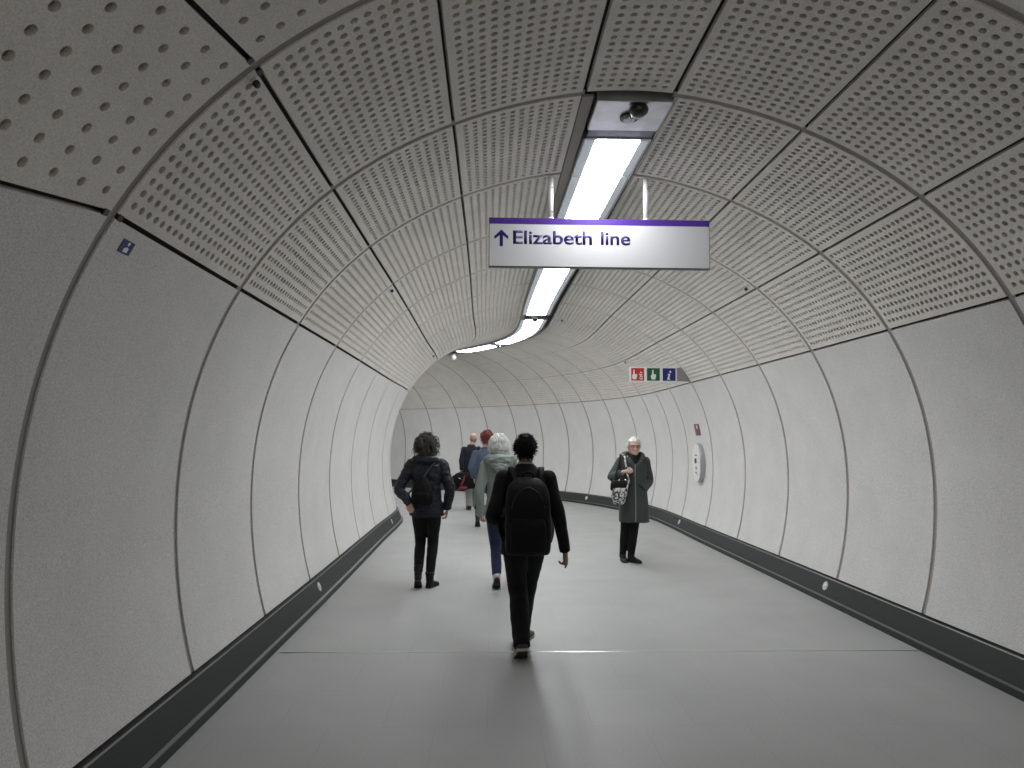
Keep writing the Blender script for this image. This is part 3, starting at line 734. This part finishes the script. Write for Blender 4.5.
def jacket(parent, name, m, rows, arms, sleeve, voxel=.009, wrinkle=.006, wscale=9, seed=0, extra=None, cuff=(0,0), stretch=.7, smooth=3):
    bm = bmesh.new(); vert_stack(bm, rows, 24, 2.3)
    for i, (s,e,w_) in enumerate(arms):
        c = cuff[i]; d = (w_-e)/np.linalg.norm(w_-e); we = w_+d*c
        r0,r1,r2,r3 = sleeve
        tube(bm, [s, s*.6+e*.4, e, e*.5+we*.5, we], [r0,(r0+r1)/2,r1,(r1+r2)/2,r2], 14, 4, round_ends=False)
        bm_ball(bm, tuple(s), r0*1.02, 14)
    if extra: extra(bm)
    return mesh_obj(name, remesh(bm, voxel, smooth, wrinkle, wscale, seed, stretch), m, parent)
def trousers(parent, m, legs, yy, k, rows, radii, drop=.0, voxel=.009, wrinkle=.006, seed=0, name='trousers', wscale=8, socks=None):
    bm = bmesh.new(); vert_stack(bm, rows, 22, 2.2)
    for h, kn, a in legs:
        d = (a-kn)/np.linalg.norm(a-kn); e = a+d*drop
        tube(bm, [h+A3(0,0,.03), h*.5+kn*.5, kn, kn*.5+e*.5, e], radii, 16, 4, round_ends=False)
    if socks is not None:
        for h, kn, a in legs:
            d = (a-kn)/np.linalg.norm(a-kn); b = bmesh.new()
            tube(b, [a-d*.10, a-d*.03, a+A3(0,.012,-.02), a+A3(0,.05,-.034), a+A3(0,.10,-.058)], [.044,.043,.043,.038,.026], 14, 4)
            from_bm('sock', b, socks, parent, True)
    return mesh_obj(name, remesh(bm, voxel, 3, wrinkle, wscale, seed, .8), m, parent)

def cloth(name, col, rough=.85, sheen=.15, var=.12): return mat(name, col, rough, spec=.25, var=var, vscale=7, speck=.10, sscale=220, sheen=sheen)
SK_BROWN = mat('skin_brown', (.23,.105,.065), .5); SK_FAIR = mat('skin_fair', (.60,.375,.295), .5); SK_PALE = mat('skin_pale', (.55,.335,.265), .5)
C_BLACK = cloth('black_wool', (.0055,.0055,.006), .85, .02); C_BLACK2 = cloth('black_trouser_cloth', (.006,.006,.0065), .85, .03)
C_BAG = mat('black_nylon', (.0045,.0045,.005), .7, spec=.18, var=.2, vscale=9)
C_NAVY = mat('navy_quilt', (.012,.013,.022), .55, spec=.35, var=.15, vscale=9)
C_SAGE = cloth('sage_cloth', (.25,.285,.268)); C_DENIM = cloth('blue_denim', (.018,.022,.06)); C_SLATE = cloth('slate_blue_cloth', (.075,.10,.155))
C_COAT = cloth('grey_green_coat', (.050,.058,.056)); C_PALE = cloth('pale_grey_trouser', (.27,.28,.27)); C_DKNAVY = cloth('dark_navy_cloth', (.012,.014,.025))
LEATHER = mat('black_leather', (.006,.006,.006), .5, spec=.25); RUBBER = mat('black_rubber', (.012,.012,.012), .7); SOLE_PALE = mat('pale_sole', (.42,.38,.30), .6); SOLE_DARK = mat('dark_sole', (.02,.018,.016), .6)
SHOE_GREY = mat('charcoal_shoe', (.035,.033,.035), .7)

def strap(bm, pts, w=.022, t=.004, front=(0,1,0)):
    tube(bm, pts, [(w,t)]*len(pts), 8, 5, front=front, round_ends=False, power=4)

# ------------------------------------------------------------------ the man in black walking away, nearest
def build_man():
    ox, oy = .285, 5.70
    def L(x,y,z): return (x-ox, y-oy, z)
    root = empty('person'); bpy.data.objects.remove(root)
    fl = L(.243,5.475,.0); fr = L(.325,6.03,0)
    tmp = empty('tmp', (ox,oy,0))
    aL = shoe(tmp, fl, .05, R_(30), SHOE_GREY, SOLE_PALE, .285, .052, label='charcoal trainer with a pale sole, heel lifted', tread=True); aR = shoe(tmp, fr, -.38, R_(-6), SHOE_GREY, SOLE_PALE, .285, .052, tread=True)
    sh = [L(.112,5.70,1.322), L(.462,5.70,1.322)]; el = [L(.030,5.60,1.045), L(.545,5.66,1.045)]; wr = [L(.075,5.86,.945), L(.602,5.735,.765)]
    hd = [(None,(1,0,0),1,.6,1,None), (A3(.10,.05,-1),(-.8,.45,0),1,1.0,1,.25)]
    root, W, arms, legs, yy, k = person('person','man in black suit and black backpack striding away, nearest the camera',(ox,oy,0),False,1.70,SK_BROWN,(0.0,.025),sh,el,wr,(-.085,.085),(tuple(aL),tuple(aR)),hd,(.0,.045,1.548),.95)
    for c in list(tmp.children): c.parent = root
    bpy.data.objects.remove(tmp)
    jacket(root,'blazer',C_BLACK,[(.735,.188,.150,-.005,.0),(.80,.194,.152,0,.0),(.90,.190,.146,0,0),(1.0,.178,.132,0,0),(1.10,.178,.130,0,0),(1.20,.186,.135,0,.005),(1.29,.184,.128,0,.01),(1.34,.165,.115,0,.012),(1.385,.125,.098,0,.016),(1.42,.088,.082,0,.02),(1.442,.070,.070,0,.024)],arms,(.070,.058,.044,.04),cuff=(-.01,.02),seed=3,wrinkle=.007)
    bm = bmesh.new(); vert_stack(bm,[(1.41,.069,.070,0,.022),(1.435,.064,.066,0,.026),(1.456,.061,.063,0,.03)],20,2,3); from_bm('shirt_collar',bm,mat('grey_collar',(.34,.34,.36),.7),root,True)
    trousers(root,C_BLACK2,legs,yy,k,[(.78,.15,.12,0,0),(.85,.172,.13,0,0),(.93,.172,.125,0,0),(1.0,.16,.115,0,0)],[.108,.094,.078,.072,(.066,.068)],drop=.055,seed=5,wrinkle=.008,socks=C_BLACK2)
    def spikes(bm): pass
    hair_cap('hair',W,1,mat('black_hair',(.006,.0055,.0055),.7,spec=.2),root,520,.034,.05,.0034,11,grow=1.08,back_lo=-.075,side_lo=.005,spread=.010)
    # backpack
    b = empty('backpack',(ox+.008,oy-.135,.762)); tag(b,'black fabric backpack on the back of the man in the black suit','backpack')
    bm = bmesh.new()
    vert_stack(bm,[(.0,.150,.065,0,-.07),(.03,.172,.090,0,-.085),(.15,.178,.105,0,-.095),(.30,.176,.105,0,-.095),(.43,.168,.095,0,-.085),(.52,.145,.075,0,-.065),(.565,.105,.050,0,-.045),(.58,.06,.03,0,-.04)],28,3.2)
    me = remesh(bm,.009,3,.006,8,21); mesh_obj('pack_body',me,C_BAG,b)
    bm = bmesh.new(); vert_stack(bm,[(.03,.125,.030,0,-.182),(.06,.135,.036,0,-.186),(.20,.135,.036,0,-.190),(.27,.120,.028,0,-.182),(.285,.09,.02,0,-.178)],24,3.2); mesh_obj('front_pocket',remesh(bm,.008,2,.004,9,4),C_BAG,b)
    bm = bmesh.new(); tube(bm,[(-.125,-.176,.36),(-.095,-.172,.445),(-.03,-.150,.50),(.03,-.150,.50),(.095,-.172,.445),(.125,-.176,.36)],[.0055]*6,8,5); from_bm('zip',bm,mat('zip_tape',(.018,.018,.02), .4, metal=.3),b,True)
    bm = bmesh.new(); tube(bm,[(-.045,-.045,.560),(-.040,-.055,.605),(0,-.06,.622),(.040,-.055,.605),(.045,-.045,.560)],[.008]*5,8,5); from_bm('carry_handle',bm,C_BAG,b,True)
    for s in (-1,1):
        bm = bmesh.new(); strap(bm,[(s*.085,-.03,.54),(s*.105,.02,.612),(s*.115,.09,.652),(s*.122,.19,.628),(s*.130,.272,.56),(s*.150,.292,.42),(s*.185,.25,.27),(s*.195,.10,.16),(s*.165,-.05,.09)],.026,.006,front=(0,.3,1)); from_bm('strap',bm,C_BAG,b,True)
build_man()

# ------------------------------------------------------------------ the woman in the dark jacket on the left, walking away
def build_woman_left():
    ox, oy = -.695, 7.95
    def L(x,y,z): return (x-ox, y-oy, z)
    tmp = empty('tmp',(ox,oy,0))
    aL = shoe(tmp, L(-.775,7.98,.0), .05, R_(34), LEATHER, RUBBER, .25, .043, shaft=.10, name='ankle_boot'); aR = shoe(tmp, L(-.605,8.10,0), -.35, R_(0), LEATHER, RUBBER, .25, .043, shaft=.08, name='ankle_boot')
    sh = [L(-.865,7.95,1.345), L(-.525,7.95,1.345)]; el = [L(-.985,7.87,1.085), L(-.435,7.90,1.085)]; wr = [L(-.872,7.775,.945), L(-.463,7.94,.865)]
    hd = [(A3(.30,-.05,-1),(0.25,1,0),-1,.9,.85,None), (None,(-1,.1,0),1,.6,.85,None)]
    root, W, arms, legs, yy, k = person('person','woman in dark navy jacket, black sling bag on her back, walking by the left wall',(ox,oy,0),False,1.69,SK_FAIR,(0,.02),sh,el,wr,(-.08,.08),(tuple(aL),tuple(aR)),hd,(-.01,.03,1.555),.93,head_yaw=-.12)
    for c in list(tmp.children): c.parent = root
    bpy.data.objects.remove(tmp)
    def hood(bm): tube(bm,[(-.13,.02,1.375),(-.105,-.075,1.405),(0,-.10,1.40),(.09,-.075,1.395),(.11,.02,1.37)],[.045,.05,.05,.045,.04],12,4)
    jacket(root,'jacket',C_NAVY,[(.785,.186,.135,0,0),(.83,.190,.138,0,0),(.92,.178,.128,0,0),(1.02,.164,.12,0,0),(1.12,.164,.12,0,0),(1.24,.176,.128,0,.004),(1.33,.182,.12,0,.008),(1.385,.145,.102,0,.01),(1.42,.095,.085,0,.014),(1.45,.078,.078,0,.018)],arms,(.070,.060,.046,.04),cuff=(.03,.01),seed=8,wrinkle=.009,wscale=13,extra=hood,stretch=1.8)
    trousers(root,C_BLACK2,legs,yy,k,[(.77,.14,.115,0,0),(.84,.168,.128,0,-.005),(.93,.165,.118,0,0),(.98,.15,.11,0,0)],[.096,.079,.064,.058,.048],drop=-.03,seed=9,wrinkle=.005)
    def bob(bm):
        for x, y, z, r in ((-.05,-.06,-.06,.045),(.045,-.06,-.065,.043),(0,-.085,-.05,.045),(-.055,-.03,-.105,.035),(-.01,-.075,-.12,.04),(.05,-.04,-.11,.033),(-.062,.01,-.03,.035),(.06,.01,-.03,.033)): bm_ball(bm, tuple(W(x,y,z)), r, 12)
    hm = mat('brown_grey_hair',(.060,.052,.042),.55,var=.45,vscale=26)
    hair_cap('hair',W,1,hm,root,460,.135,.95,.0038,23,grow=1.08,back_lo=-.13,side_lo=-.11,extra=bob,spread=.022)
    b = empty('sling_bag',(ox-.03,oy-.135,.92)); tag(b,'small black teardrop sling bag on the back of the woman in the navy jacket','bag')
    bm = bmesh.new(); vert_stack(bm,[(0,.085,.03,0,-.04),(.02,.112,.045,0,-.052),(.10,.118,.055,0,-.06),(.19,.095,.045,.0,-.05),(.26,.058,.030,.005,-.034),(.30,.025,.016,.01,-.02)],24,2.6); mesh_obj('bag_body',remesh(bm,.007,3,.005,12,2),C_BAG,b)
    bm = bmesh.new(); vert_stack(bm,[(.02,.075,.014,0,-.104),(.04,.085,.018,0,-.108),(.10,.082,.018,0,-.112),(.14,.062,.012,0,-.106)],20,2.8); from_bm('front_pocket',bm,C_BAG,b,True)
    bm = bmesh.new(); strap(bm,[(.01,-.02,.295),(.05,-.008,.36),(.115,.02,.445),(.155,.10,.49),(.13,.24,.46),(.02,.28,.33),(-.12,.265,.17),(-.195,.16,.07),(-.17,.03,.04),(-.08,-.03,.03)],.014,.004,front=(0,-.5,1)); from_bm('strap',bm,mat('strap_grey',(.04,.04,.045),.5),b,True)
build_woman_left()

# ------------------------------------------------------------------ the white-haired woman in the sage jacket
def build_woman_sage():
    ox, oy = .125, 8.10
    def L(x,y,z): return (x-ox, y-oy, z)
    tmp = empty('tmp',(ox,oy,0))
    aL = shoe(tmp, L(.085,7.985,.0), .05, R_(20), LEATHER, RUBBER, .25, .044); aR = shoe(tmp, L(.27,8.55,0), -.05, R_(-4), LEATHER, RUBBER, .25, .044)
    sh = [L(-.045,8.10,1.325), L(.295,8.10,1.325)]; el = [L(-.112,8.02,1.05), L(.37,8.06,1.05)]; wr = [L(-.098,8.05,.83), L(.37,8.22,.85)]
    hd = [(None,(1,.1,0),1,.7,.9,None), (None,(-1,.1,0),1,.5,.92,None)]
    root, W, arms, legs, yy, k = person('person','white-haired woman in a sage grey hooded jacket, half hidden by the man in black',(ox,oy,0),False,1.68,SK_FAIR,(0,.03),sh,el,wr,(-.08,.08),(tuple(aL),tuple(aR)),hd,(-.02,.045,1.555),.98)
    for c in list(tmp.children): c.parent = root
    bpy.data.objects.remove(tmp)
    jacket(root,'jacket',C_SAGE,[(.735,.172,.135,.0,0),(.80,.178,.142,.0,0),(.90,.172,.138,.004,0),(1.02,.160,.125,.008,0),(1.14,.162,.125,.005,0),(1.25,.182,.13,0,.006),(1.32,.182,.122,0,.012),(1.37,.145,.105,0,.016),(1.41,.09,.085,0,.02)],arms,(.070,.056,.048,.045),cuff=(.06,0),seed=31,wrinkle=.009,wscale=8,stretch=.6)
    bm = bmesh.new()
    tube(bm,[(-.10,.09,1.40),(-.135,.0,1.405),(-.10,-.085,1.40),(0,-.125,1.395),(.10,-.085,1.40),(.135,.0,1.405),(.10,.09,1.40)],[.050,.055,.060,.062,.060,.055,.050],14,5)
    tube(bm,[(-.09,-.10,1.35),(0,-.15,1.32),(.09,-.10,1.35)],[.045,.055,.045],14,5); tube(bm,[(-.085,.02,1.455),(0,-.075,1.465),(.085,.02,1.455)],[.03,.035,.03],12,5)
    mesh_obj('hood',remesh(bm,.008,3,.014,14,17,2.0),C_SAGE,root)
    trousers(root,C_DENIM,legs,yy,k,[(.77,.14,.115,0,0),(.84,.165,.125,0,0),(.93,.16,.115,0,0)],[.098,.084,.066,.060,.052],drop=-.02,seed=14,socks=mat('white_sock',(.6,.6,.58),.9))
    def bob(bm):
        for x, y, z, r in ((-.048,-.055,-.02,.055),(.048,-.055,-.02,.055),(0,-.075,-.02,.058),(-.05,-.02,-.07,.042),(.05,-.02,-.07,.042),(0,-.07,-.075,.048),(0,-.02,.08,.055)): bm_ball(bm, tuple(W(x,y,z)), r, 14)
    hair_cap('hair',W,1,mat('white_hair',(.74,.75,.73),.45,var=.12,vscale=30),root,420,.10,1.0,.0036,29,grow=1.14,back_lo=-.10,side_lo=-.08,extra=bob,spread=.004)
build_woman_sage()

# ------------------------------------------------------------------ farther: the red-haired and the bald walkers
def build_red():
    ox, oy = -.075, 13.25
    def L(x,y,z): return (x-ox, y-oy, z)
    tmp = empty('tmp',(ox,oy,0))
    aL = shoe(tmp, L(-.215,13.33,.0), .0, R_(40), LEATHER, RUBBER, .26, .048, shaft=.20, name='boot'); aR = shoe(tmp, L(.03,13.55,0), -.05, 0, LEATHER, RUBBER, .26, .048, shaft=.2, name='boot')
    sh = [L(-.255,13.25,1.345), L(.105,13.25,1.345)]; el = [L(-.33,13.2,1.11), L(.19,13.2,1.11)]; wr = [L(-.29,13.33,.90), L(.17,13.33,.88)]
    root, W, arms, legs, yy, k = person('person','red-haired walker in a slate blue top, mostly hidden behind the white-haired woman',(ox,oy,0),False,1.74,SK_FAIR,(0,.02),sh,el,wr,(-.10,.09),(tuple(aL),tuple(aR)),[(None,(1,0,0),1,.5,1,None),(None,(-1,0,0),1,.5,1,None)],(.025,.035,1.64),1.02)
    for c in list(tmp.children): c.parent = root
    bpy.data.objects.remove(tmp)
    jacket(root,'jacket',C_SLATE,[(.80,.185,.14,0,0),(.90,.190,.14,0,0),(1.05,.18,.13,0,0),(1.20,.188,.132,0,.005),(1.31,.192,.13,0,.01),(1.37,.155,.11,0,.014),(1.42,.10,.085,0,.02),(1.47,.075,.07,0,.024)],arms,(.075,.064,.05,.045),voxel=.011,seed=41,wrinkle=.009)
    trousers(root,C_BLACK2,legs,yy,k,[(.80,.15,.12,0,0),(.88,.17,.125,0,0),(.96,.165,.12,0,0)],[.10,.085,.066,.06,.052],drop=-.02,voxel=.011,seed=42)
    def bob(bm):
        for x, y, z, r in ((-.045,-.05,-.01,.055),(.045,-.05,-.01,.055),(0,-.07,-.03,.055),(-.04,-.03,-.07,.045),(.04,-.03,-.07,.045)): bm_ball(bm, tuple(W(x,y,z)), r, 12)
    hair_cap('hair',W,1,mat('red_hair',(.17,.028,.018),.5,var=.3,vscale=26),root,260,.09,.85,.004,43,grow=1.16,back_lo=-.10,side_lo=-.06,extra=bob,spread=.02)
build_red()
def build_bald():
    ox, oy = -.425, 16.45
    def L(x,y,z): return (x-ox, y-oy, z)
    tmp = empty('tmp',(ox,oy,0))
    aL = shoe(tmp, L(-.48,16.52,.0), .15, R_(6), LEATHER, RUBBER, .28, .052); aR = shoe(tmp, L(-.31,16.90,0), -.05, 0, LEATHER, RUBBER, .28, .052)
    sh = [L(-.59,16.45,1.37), L(-.26,16.45,1.37)]; el = [L(-.645,16.39,1.12), L(-.19,16.42,1.12)]; wr = [L(-.635,16.38,.90), L(-.2,16.52,.9)]
    root, W, arms, legs, yy, k = person('person','bald man in a dark navy jacket and pale grey trousers, farthest of the walkers',(ox,oy,0),False,1.75,SK_PALE,(0,.02),sh,el,wr,(-.09,.09),(tuple(aL),tuple(aR)),[(A3(0,.1,-1),(1,0,0),1,1.1,1,None),(None,(-1,0,0),1,.5,1,None)],(.045,.035,1.625),1.03)
    for c in list(tmp.children): c.parent = root
    bpy.data.objects.remove(tmp)
    jacket(root,'jacket',C_DKNAVY,[(.80,.19,.145,0,0),(.92,.195,.145,0,0),(1.06,.185,.135,0,0),(1.22,.195,.135,0,.005),(1.33,.192,.13,0,.01),(1.39,.155,.11,0,.014),(1.44,.10,.085,0,.02),(1.485,.076,.075,0,.024)],arms,(.075,.064,.05,.045),voxel=.012,seed=51,wrinkle=.008)
    trousers(root,C_PALE,legs,yy,k,[(.80,.15,.12,0,0),(.88,.175,.13,0,0),(.97,.17,.125,0,0)],[.11,.10,.088,.082,.078],drop=.045,voxel=.012,seed=52)
    bm = bmesh.new(); d = crom([(-.01,.072,.0,-.094),(-.045,.068,-.012,-.084),(-.075,.058,-.02,-.070)],3)
    loft(bm,[W(0,(f+b_)/2,z) for z,a,f,b_ in d],[A3(a*1.05,0,0) for z,a,f,b_ in d],[A3(0,(f-b_)/2*1.06,0) for z,a,f,b_ in d],20,2.1); from_bm('hair',bm,mat('grey_fringe_hair',(.20,.17,.15),.7),root,True)
    # the black and red bag carried at his left
    b = empty('holdall',(-.58,16.20,.44)); tag(b,'black holdall with a red end panel carried by the bald man','bag')
    bm = bmesh.new(); tube(bm,[(-.16,0,.20),(-.10,0,.215),(.08,0,.225),(.17,0,.21)],[(.085,.17),(.10,.205),(.10,.205),(.085,.17)],20,3,front=(0,0,1),power=2.6); mesh_obj('bag_body',remesh(bm,.010,3,.008,9,6),C_BAG,b)
    bm = bmesh.new(); tube(bm,[(-.05,-.100,.14),(-.01,-.106,.24),(.02,-.10,.34)],[(.020,.006),(.022,.008),(.014,.006)],12,4,front=(0,1,0)); tube(bm,[(-.10,-.075,.07),(-.03,-.10,.075),(.06,-.09,.08)],[(.03,.008),(.036,.01),(.028,.008)],12,4,front=(0,1,0)); from_bm('red_panel',bm,mat('bag_red',(.22,.012,.03),.55),b,True)
    bm = bmesh.new(); tube(bm,[(-.115,-.096,.30),(-.095,-.108,.29),(-.07,-.110,.28)],[(.007,.003)]*3,6,3); from_bm('white_glint',bm,M['white'],b,True)  # white sliver painted in as a glint on the bag
    bm = bmesh.new(); tube(bm,[(-.10,.0,.405),(-.075,.08,.43),(-.045,.15,.435),(.0,.16,.435),(.05,.09,.43),(.08,0,.41)],[.011]*6,8,5); from_bm('handle',bm,C_BAG,b,True)
build_bald()

# ------------------------------------------------------------------ the woman in the long coat walking towards us
def build_woman_coat():
    ox, oy = 1.945, 9.65
    def L(x,y,z): return (ox-x, oy-y, z)                        # she faces us, so her own axes are turned about
    tmp = empty('tmp',(ox,oy,0),math.pi)
    # her right foot stands on the left of the picture
    aR = shoe(tmp, L(1.812,9.57,.0), .06, 0, LEATHER, RUBBER, .245, .042); aL = shoe(tmp, L(1.968,9.52,0), .55, 0, LEATHER, RUBBER, .245, .042)
    sh = [L(2.105,9.65,1.33), L(1.785,9.65,1.33)]; el = [L(2.17,9.72,1.08), L(1.655,9.60,1.115)]; wr = [L(2.065,9.585,.945), L(1.785,9.43,1.205)]
    hd = [(A3(.6,.1,-.8),(.7,-.5,0),1,.5,.85,None), (A3(-.75,.25,.12),(-.1,-1,-.1),1,1.05,.85,None)]
    root, W, arms, legs, yy, k = person('person','woman in glasses and a long grey-green coat, walking towards the camera',(ox,oy,0),True,1.66,SK_FAIR,(0,.0),sh,el,wr,(-.040,.095),(tuple(aL),tuple(aR)),hd,(-.01,.035,1.535),1.0,hip_z=.925)
    for c in list(tmp.children): c.parent = root
    bpy.data.objects.remove(tmp)
    jacket(root,'coat',C_COAT,[(.53,.205,.165,0,.03),(.62,.205,.165,0,.025),(.75,.198,.155,0,.015),(.90,.188,.146,0,.005),(1.02,.178,.135,0,0),(1.14,.178,.132,0,0),(1.25,.182,.132,0,.004),(1.315,.178,.122,0,.006),(1.365,.140,.105,0,.01),(1.395,.108,.088,0,.002)],arms,(.074,.068,.054,.048),cuff=(-.01,-.035),seed=61,wrinkle=.008,wscale=7,stretch=.6)
    bm = bmesh.new()
    tube(bm,[(-.075,.105,1.315),(-.115,.07,1.375),(-.125,-.01,1.425),(-.08,-.085,1.44),(0,-.11,1.445),(.08,-.085,1.44),(.125,-.01,1.425),(.115,.07,1.375),(.075,.105,1.315)],[(.030,.030),(.034,.04),(.034,.045),(.034,.045),(.034,.045),(.034,.045),(.034,.045),(.034,.04),(.030,.030)],12,5)
    mesh_obj('hood',remesh(bm,.008,2,.008,12,19),C_COAT,root)
    bm = bmesh.new(); vert_stack(bm,[(1.31,.085,.10,-.005,.03),(1.365,.092,.098,-.006,.028),(1.405,.082,.086,-.008,.022),(1.43,.064,.067,-.008,.018),(1.44,.062,.065,-.008,.018)],20,2); from_bm('roll_neck',bm,C_BLACK2,root,True)
    bm = bmesh.new()
    tube(bm,[(0,.128,1.30),(0,.140,1.20),(0,.142,1.05),(.0,.157,.88),(.004,.178,.70),(.008,.198,.545)],[(.006,.004)]*6,6,4,round_ends=False); from_bm('zip',bm,mat('zip_silver',(.32,.33,.33),.35,metal=.6),root,True)
    for s, x0_, x1_ in ((1,.045,.125),(-1,-.045,-.125)):
        bm = bmesh.new(); tube(bm,[(x0_,.150,1.03),((x0_+x1_)/2,.142,1.0),(x1_,.122,.965)],[(.006,.004)]*3,6,4); from_bm('pocket_welt',bm,C_BLACK2,root,True)
    trousers(root,C_BLACK2,legs,yy,k,[(.76,.14,.115,0,0),(.83,.16,.12,0,0),(.92,.155,.112,0,0)],[.096,.080,.064,.056,.045],drop=.05,seed=63,name='leggings',wrinkle=.003,socks=C_BLACK2)
    # short white hair, combed back off a high forehead
    hair_cap('hair',W,1,mat('silver_hair',(.74,.73,.70),.4,var=.12,vscale=30),root,320,.040,.55,.0030,67,grow=1.02,back_lo=-.07,side_lo=.005,spread=.010)
    g = bmesh.new()
    for s in (-1,1):
        pts = [tuple(W(s*(.033+.026*math.cos(a)), .098-.008*abs(math.cos(a)) , .0+.018*math.sin(a))) for a in np.linspace(0,2*math.pi,13)]
        tube(g, pts, [.0028]*13, 6, 2, round_ends=False)
        tube(g, [W(s*.059,.092,.006),W(s*.074,.05,.008),W(s*.079,-.005,.008)],[.0028]*3,6,3)
    tube(g, [W(-.008,.102,.004),W(0,.104,.008),W(.008,.102,.004)],[.0026]*3,6,3)
    tube(g, [W(-.058,.093,.014),W(-.033,.099,.019),W(-.009,.103,.012)],[.004]*3,6,3); tube(g, [W(.058,.093,.014),W(.033,.099,.019),W(.009,.103,.012)],[.004]*3,6,3)
    from_bm('glasses',g,mat('spectacle_frame',(.03,.012,.012),.3),root,True)
    # black handbag and the patterned tote on her right shoulder
    b = empty('handbag',(1.715,9.435,.955)); tag(b,'black leather handbag hanging from the shoulder of the woman in the long coat','bag')
    bm = bmesh.new(); vert_stack(bm,[(0,.105,.028,0,0),(.02,.122,.040,0,0),(.08,.118,.042,0,0),(.125,.10,.032,0,0),(.135,.09,.02,0,0)],24,3); mesh_obj('bag_body',remesh(bm,.006,2,.006,12,8),LEATHER,b)
    bm = bmesh.new(); tube(bm,[(-.06,.0,.125),(-.02,.05,.27),(.03,.13,.40),(.055,.20,.475),(.062,.26,.470)],[(.012,.005)]*5,8,4,front=(0,-1,.4)); tube(bm,[(.09,-.02,.12),(.085,-.01,.22),(.09,.02,.35),(.095,.08,.43),(.085,.18,.475)],[(.012,.005)]*5,8,4,front=(0,-1,.2)); from_bm('strap',bm,LEATHER,b,True)
    bm = bmesh.new(); bm_ball(bm,(.075,-.055,.145),.016,12); from_bm('clasp',bm,M['chrome'],b,True)
    b = empty('tote_bag',(1.715,9.365,.785)); tag(b,'black and white snake-patterned tote bag below the black handbag','bag')
    sm = bpy.data.materials.new('snake_print'); sm.use_nodes = True; nt = sm.node_tree; p = nt.nodes['Principled BSDF']; p.inputs['Roughness'].default_value = .5
    tc = nt.nodes.new('ShaderNodeTexCoord'); vo = nt.nodes.new('ShaderNodeTexNoise'); vo.inputs['Scale'].default_value = 30; vo.inputs['Detail'].default_value = 2
    cr = nt.nodes.new('ShaderNodeValToRGB'); cr.color_ramp.elements[0].position = .45; cr.color_ramp.elements[0].color = (.03,.03,.03,1); cr.color_ramp.elements[1].position = .55; cr.color_ramp.elements[1].color = (.55,.54,.52,1)
    nt.links.new(tc.outputs['Object'], vo.inputs['Vector']); nt.links.new(vo.outputs['Fac'], cr.inputs['Fac']); nt.links.new(cr.outputs['Color'], p.inputs['Base Color'])
    bm = bmesh.new(); vert_stack(bm,[(0,.055,.022,-.025,0),(.02,.078,.035,-.02,0),(.09,.092,.045,-.012,0),(.16,.098,.036,0,0),(.21,.100,.020,.005,0)],24,2.8); mesh_obj('bag_body',remesh(bm,.006,2,.006,11,5),sm,b)
    bm = bmesh.new(); tube(bm,[(.085,-.01,.20),(.105,.0,.26),(.118,.015,.30)],[(.010,.005)]*3,8,4); tube(bm,[(.118,.015,.30),(.10,.04,.42),(.078,.045,.56),(.082,.11,.62),(.070,.24,.65)],[(.013,.005)]*5,8,4,front=(0,-1,.2)); from_bm('strap',bm,sm,b,True)
build_woman_coat()

# ------------------------------------------------------------------ camera
def make_camera():
    yaw, pit, roll = .0306, .0751, .0054
    cy_, sy_, cp_, sp_ = math.cos(yaw), math.sin(yaw), math.cos(pit), math.sin(pit)
    f = V((sy_*cp_, cy_*cp_, sp_)); r = V((cy_, -sy_, 0)); u = r.cross(f)
    c, s = math.cos(roll), math.sin(roll)
    rr = c*r+s*u; uu = -s*r+c*u
    cam = bpy.data.cameras.new('camera'); cam.sensor_width = 36; cam.lens = 711/1024*36; cam.clip_start = .05
    o = bpy.data.objects.new('camera', cam); COL.objects.link(o)
    o.matrix_world = Matrix(((rr.x,uu.x,-f.x,0),(rr.y,uu.y,-f.y,0),(rr.z,uu.z,-f.z,1.65),(0,0,0,1)))
    SC.camera = o
make_camera()
w = bpy.data.worlds.new('station'); SC.world = w; w.use_nodes = True
w.node_tree.nodes['Background'].inputs[0].default_value = (.95,.93,.9,1); w.node_tree.nodes['Background'].inputs[1].default_value = .5
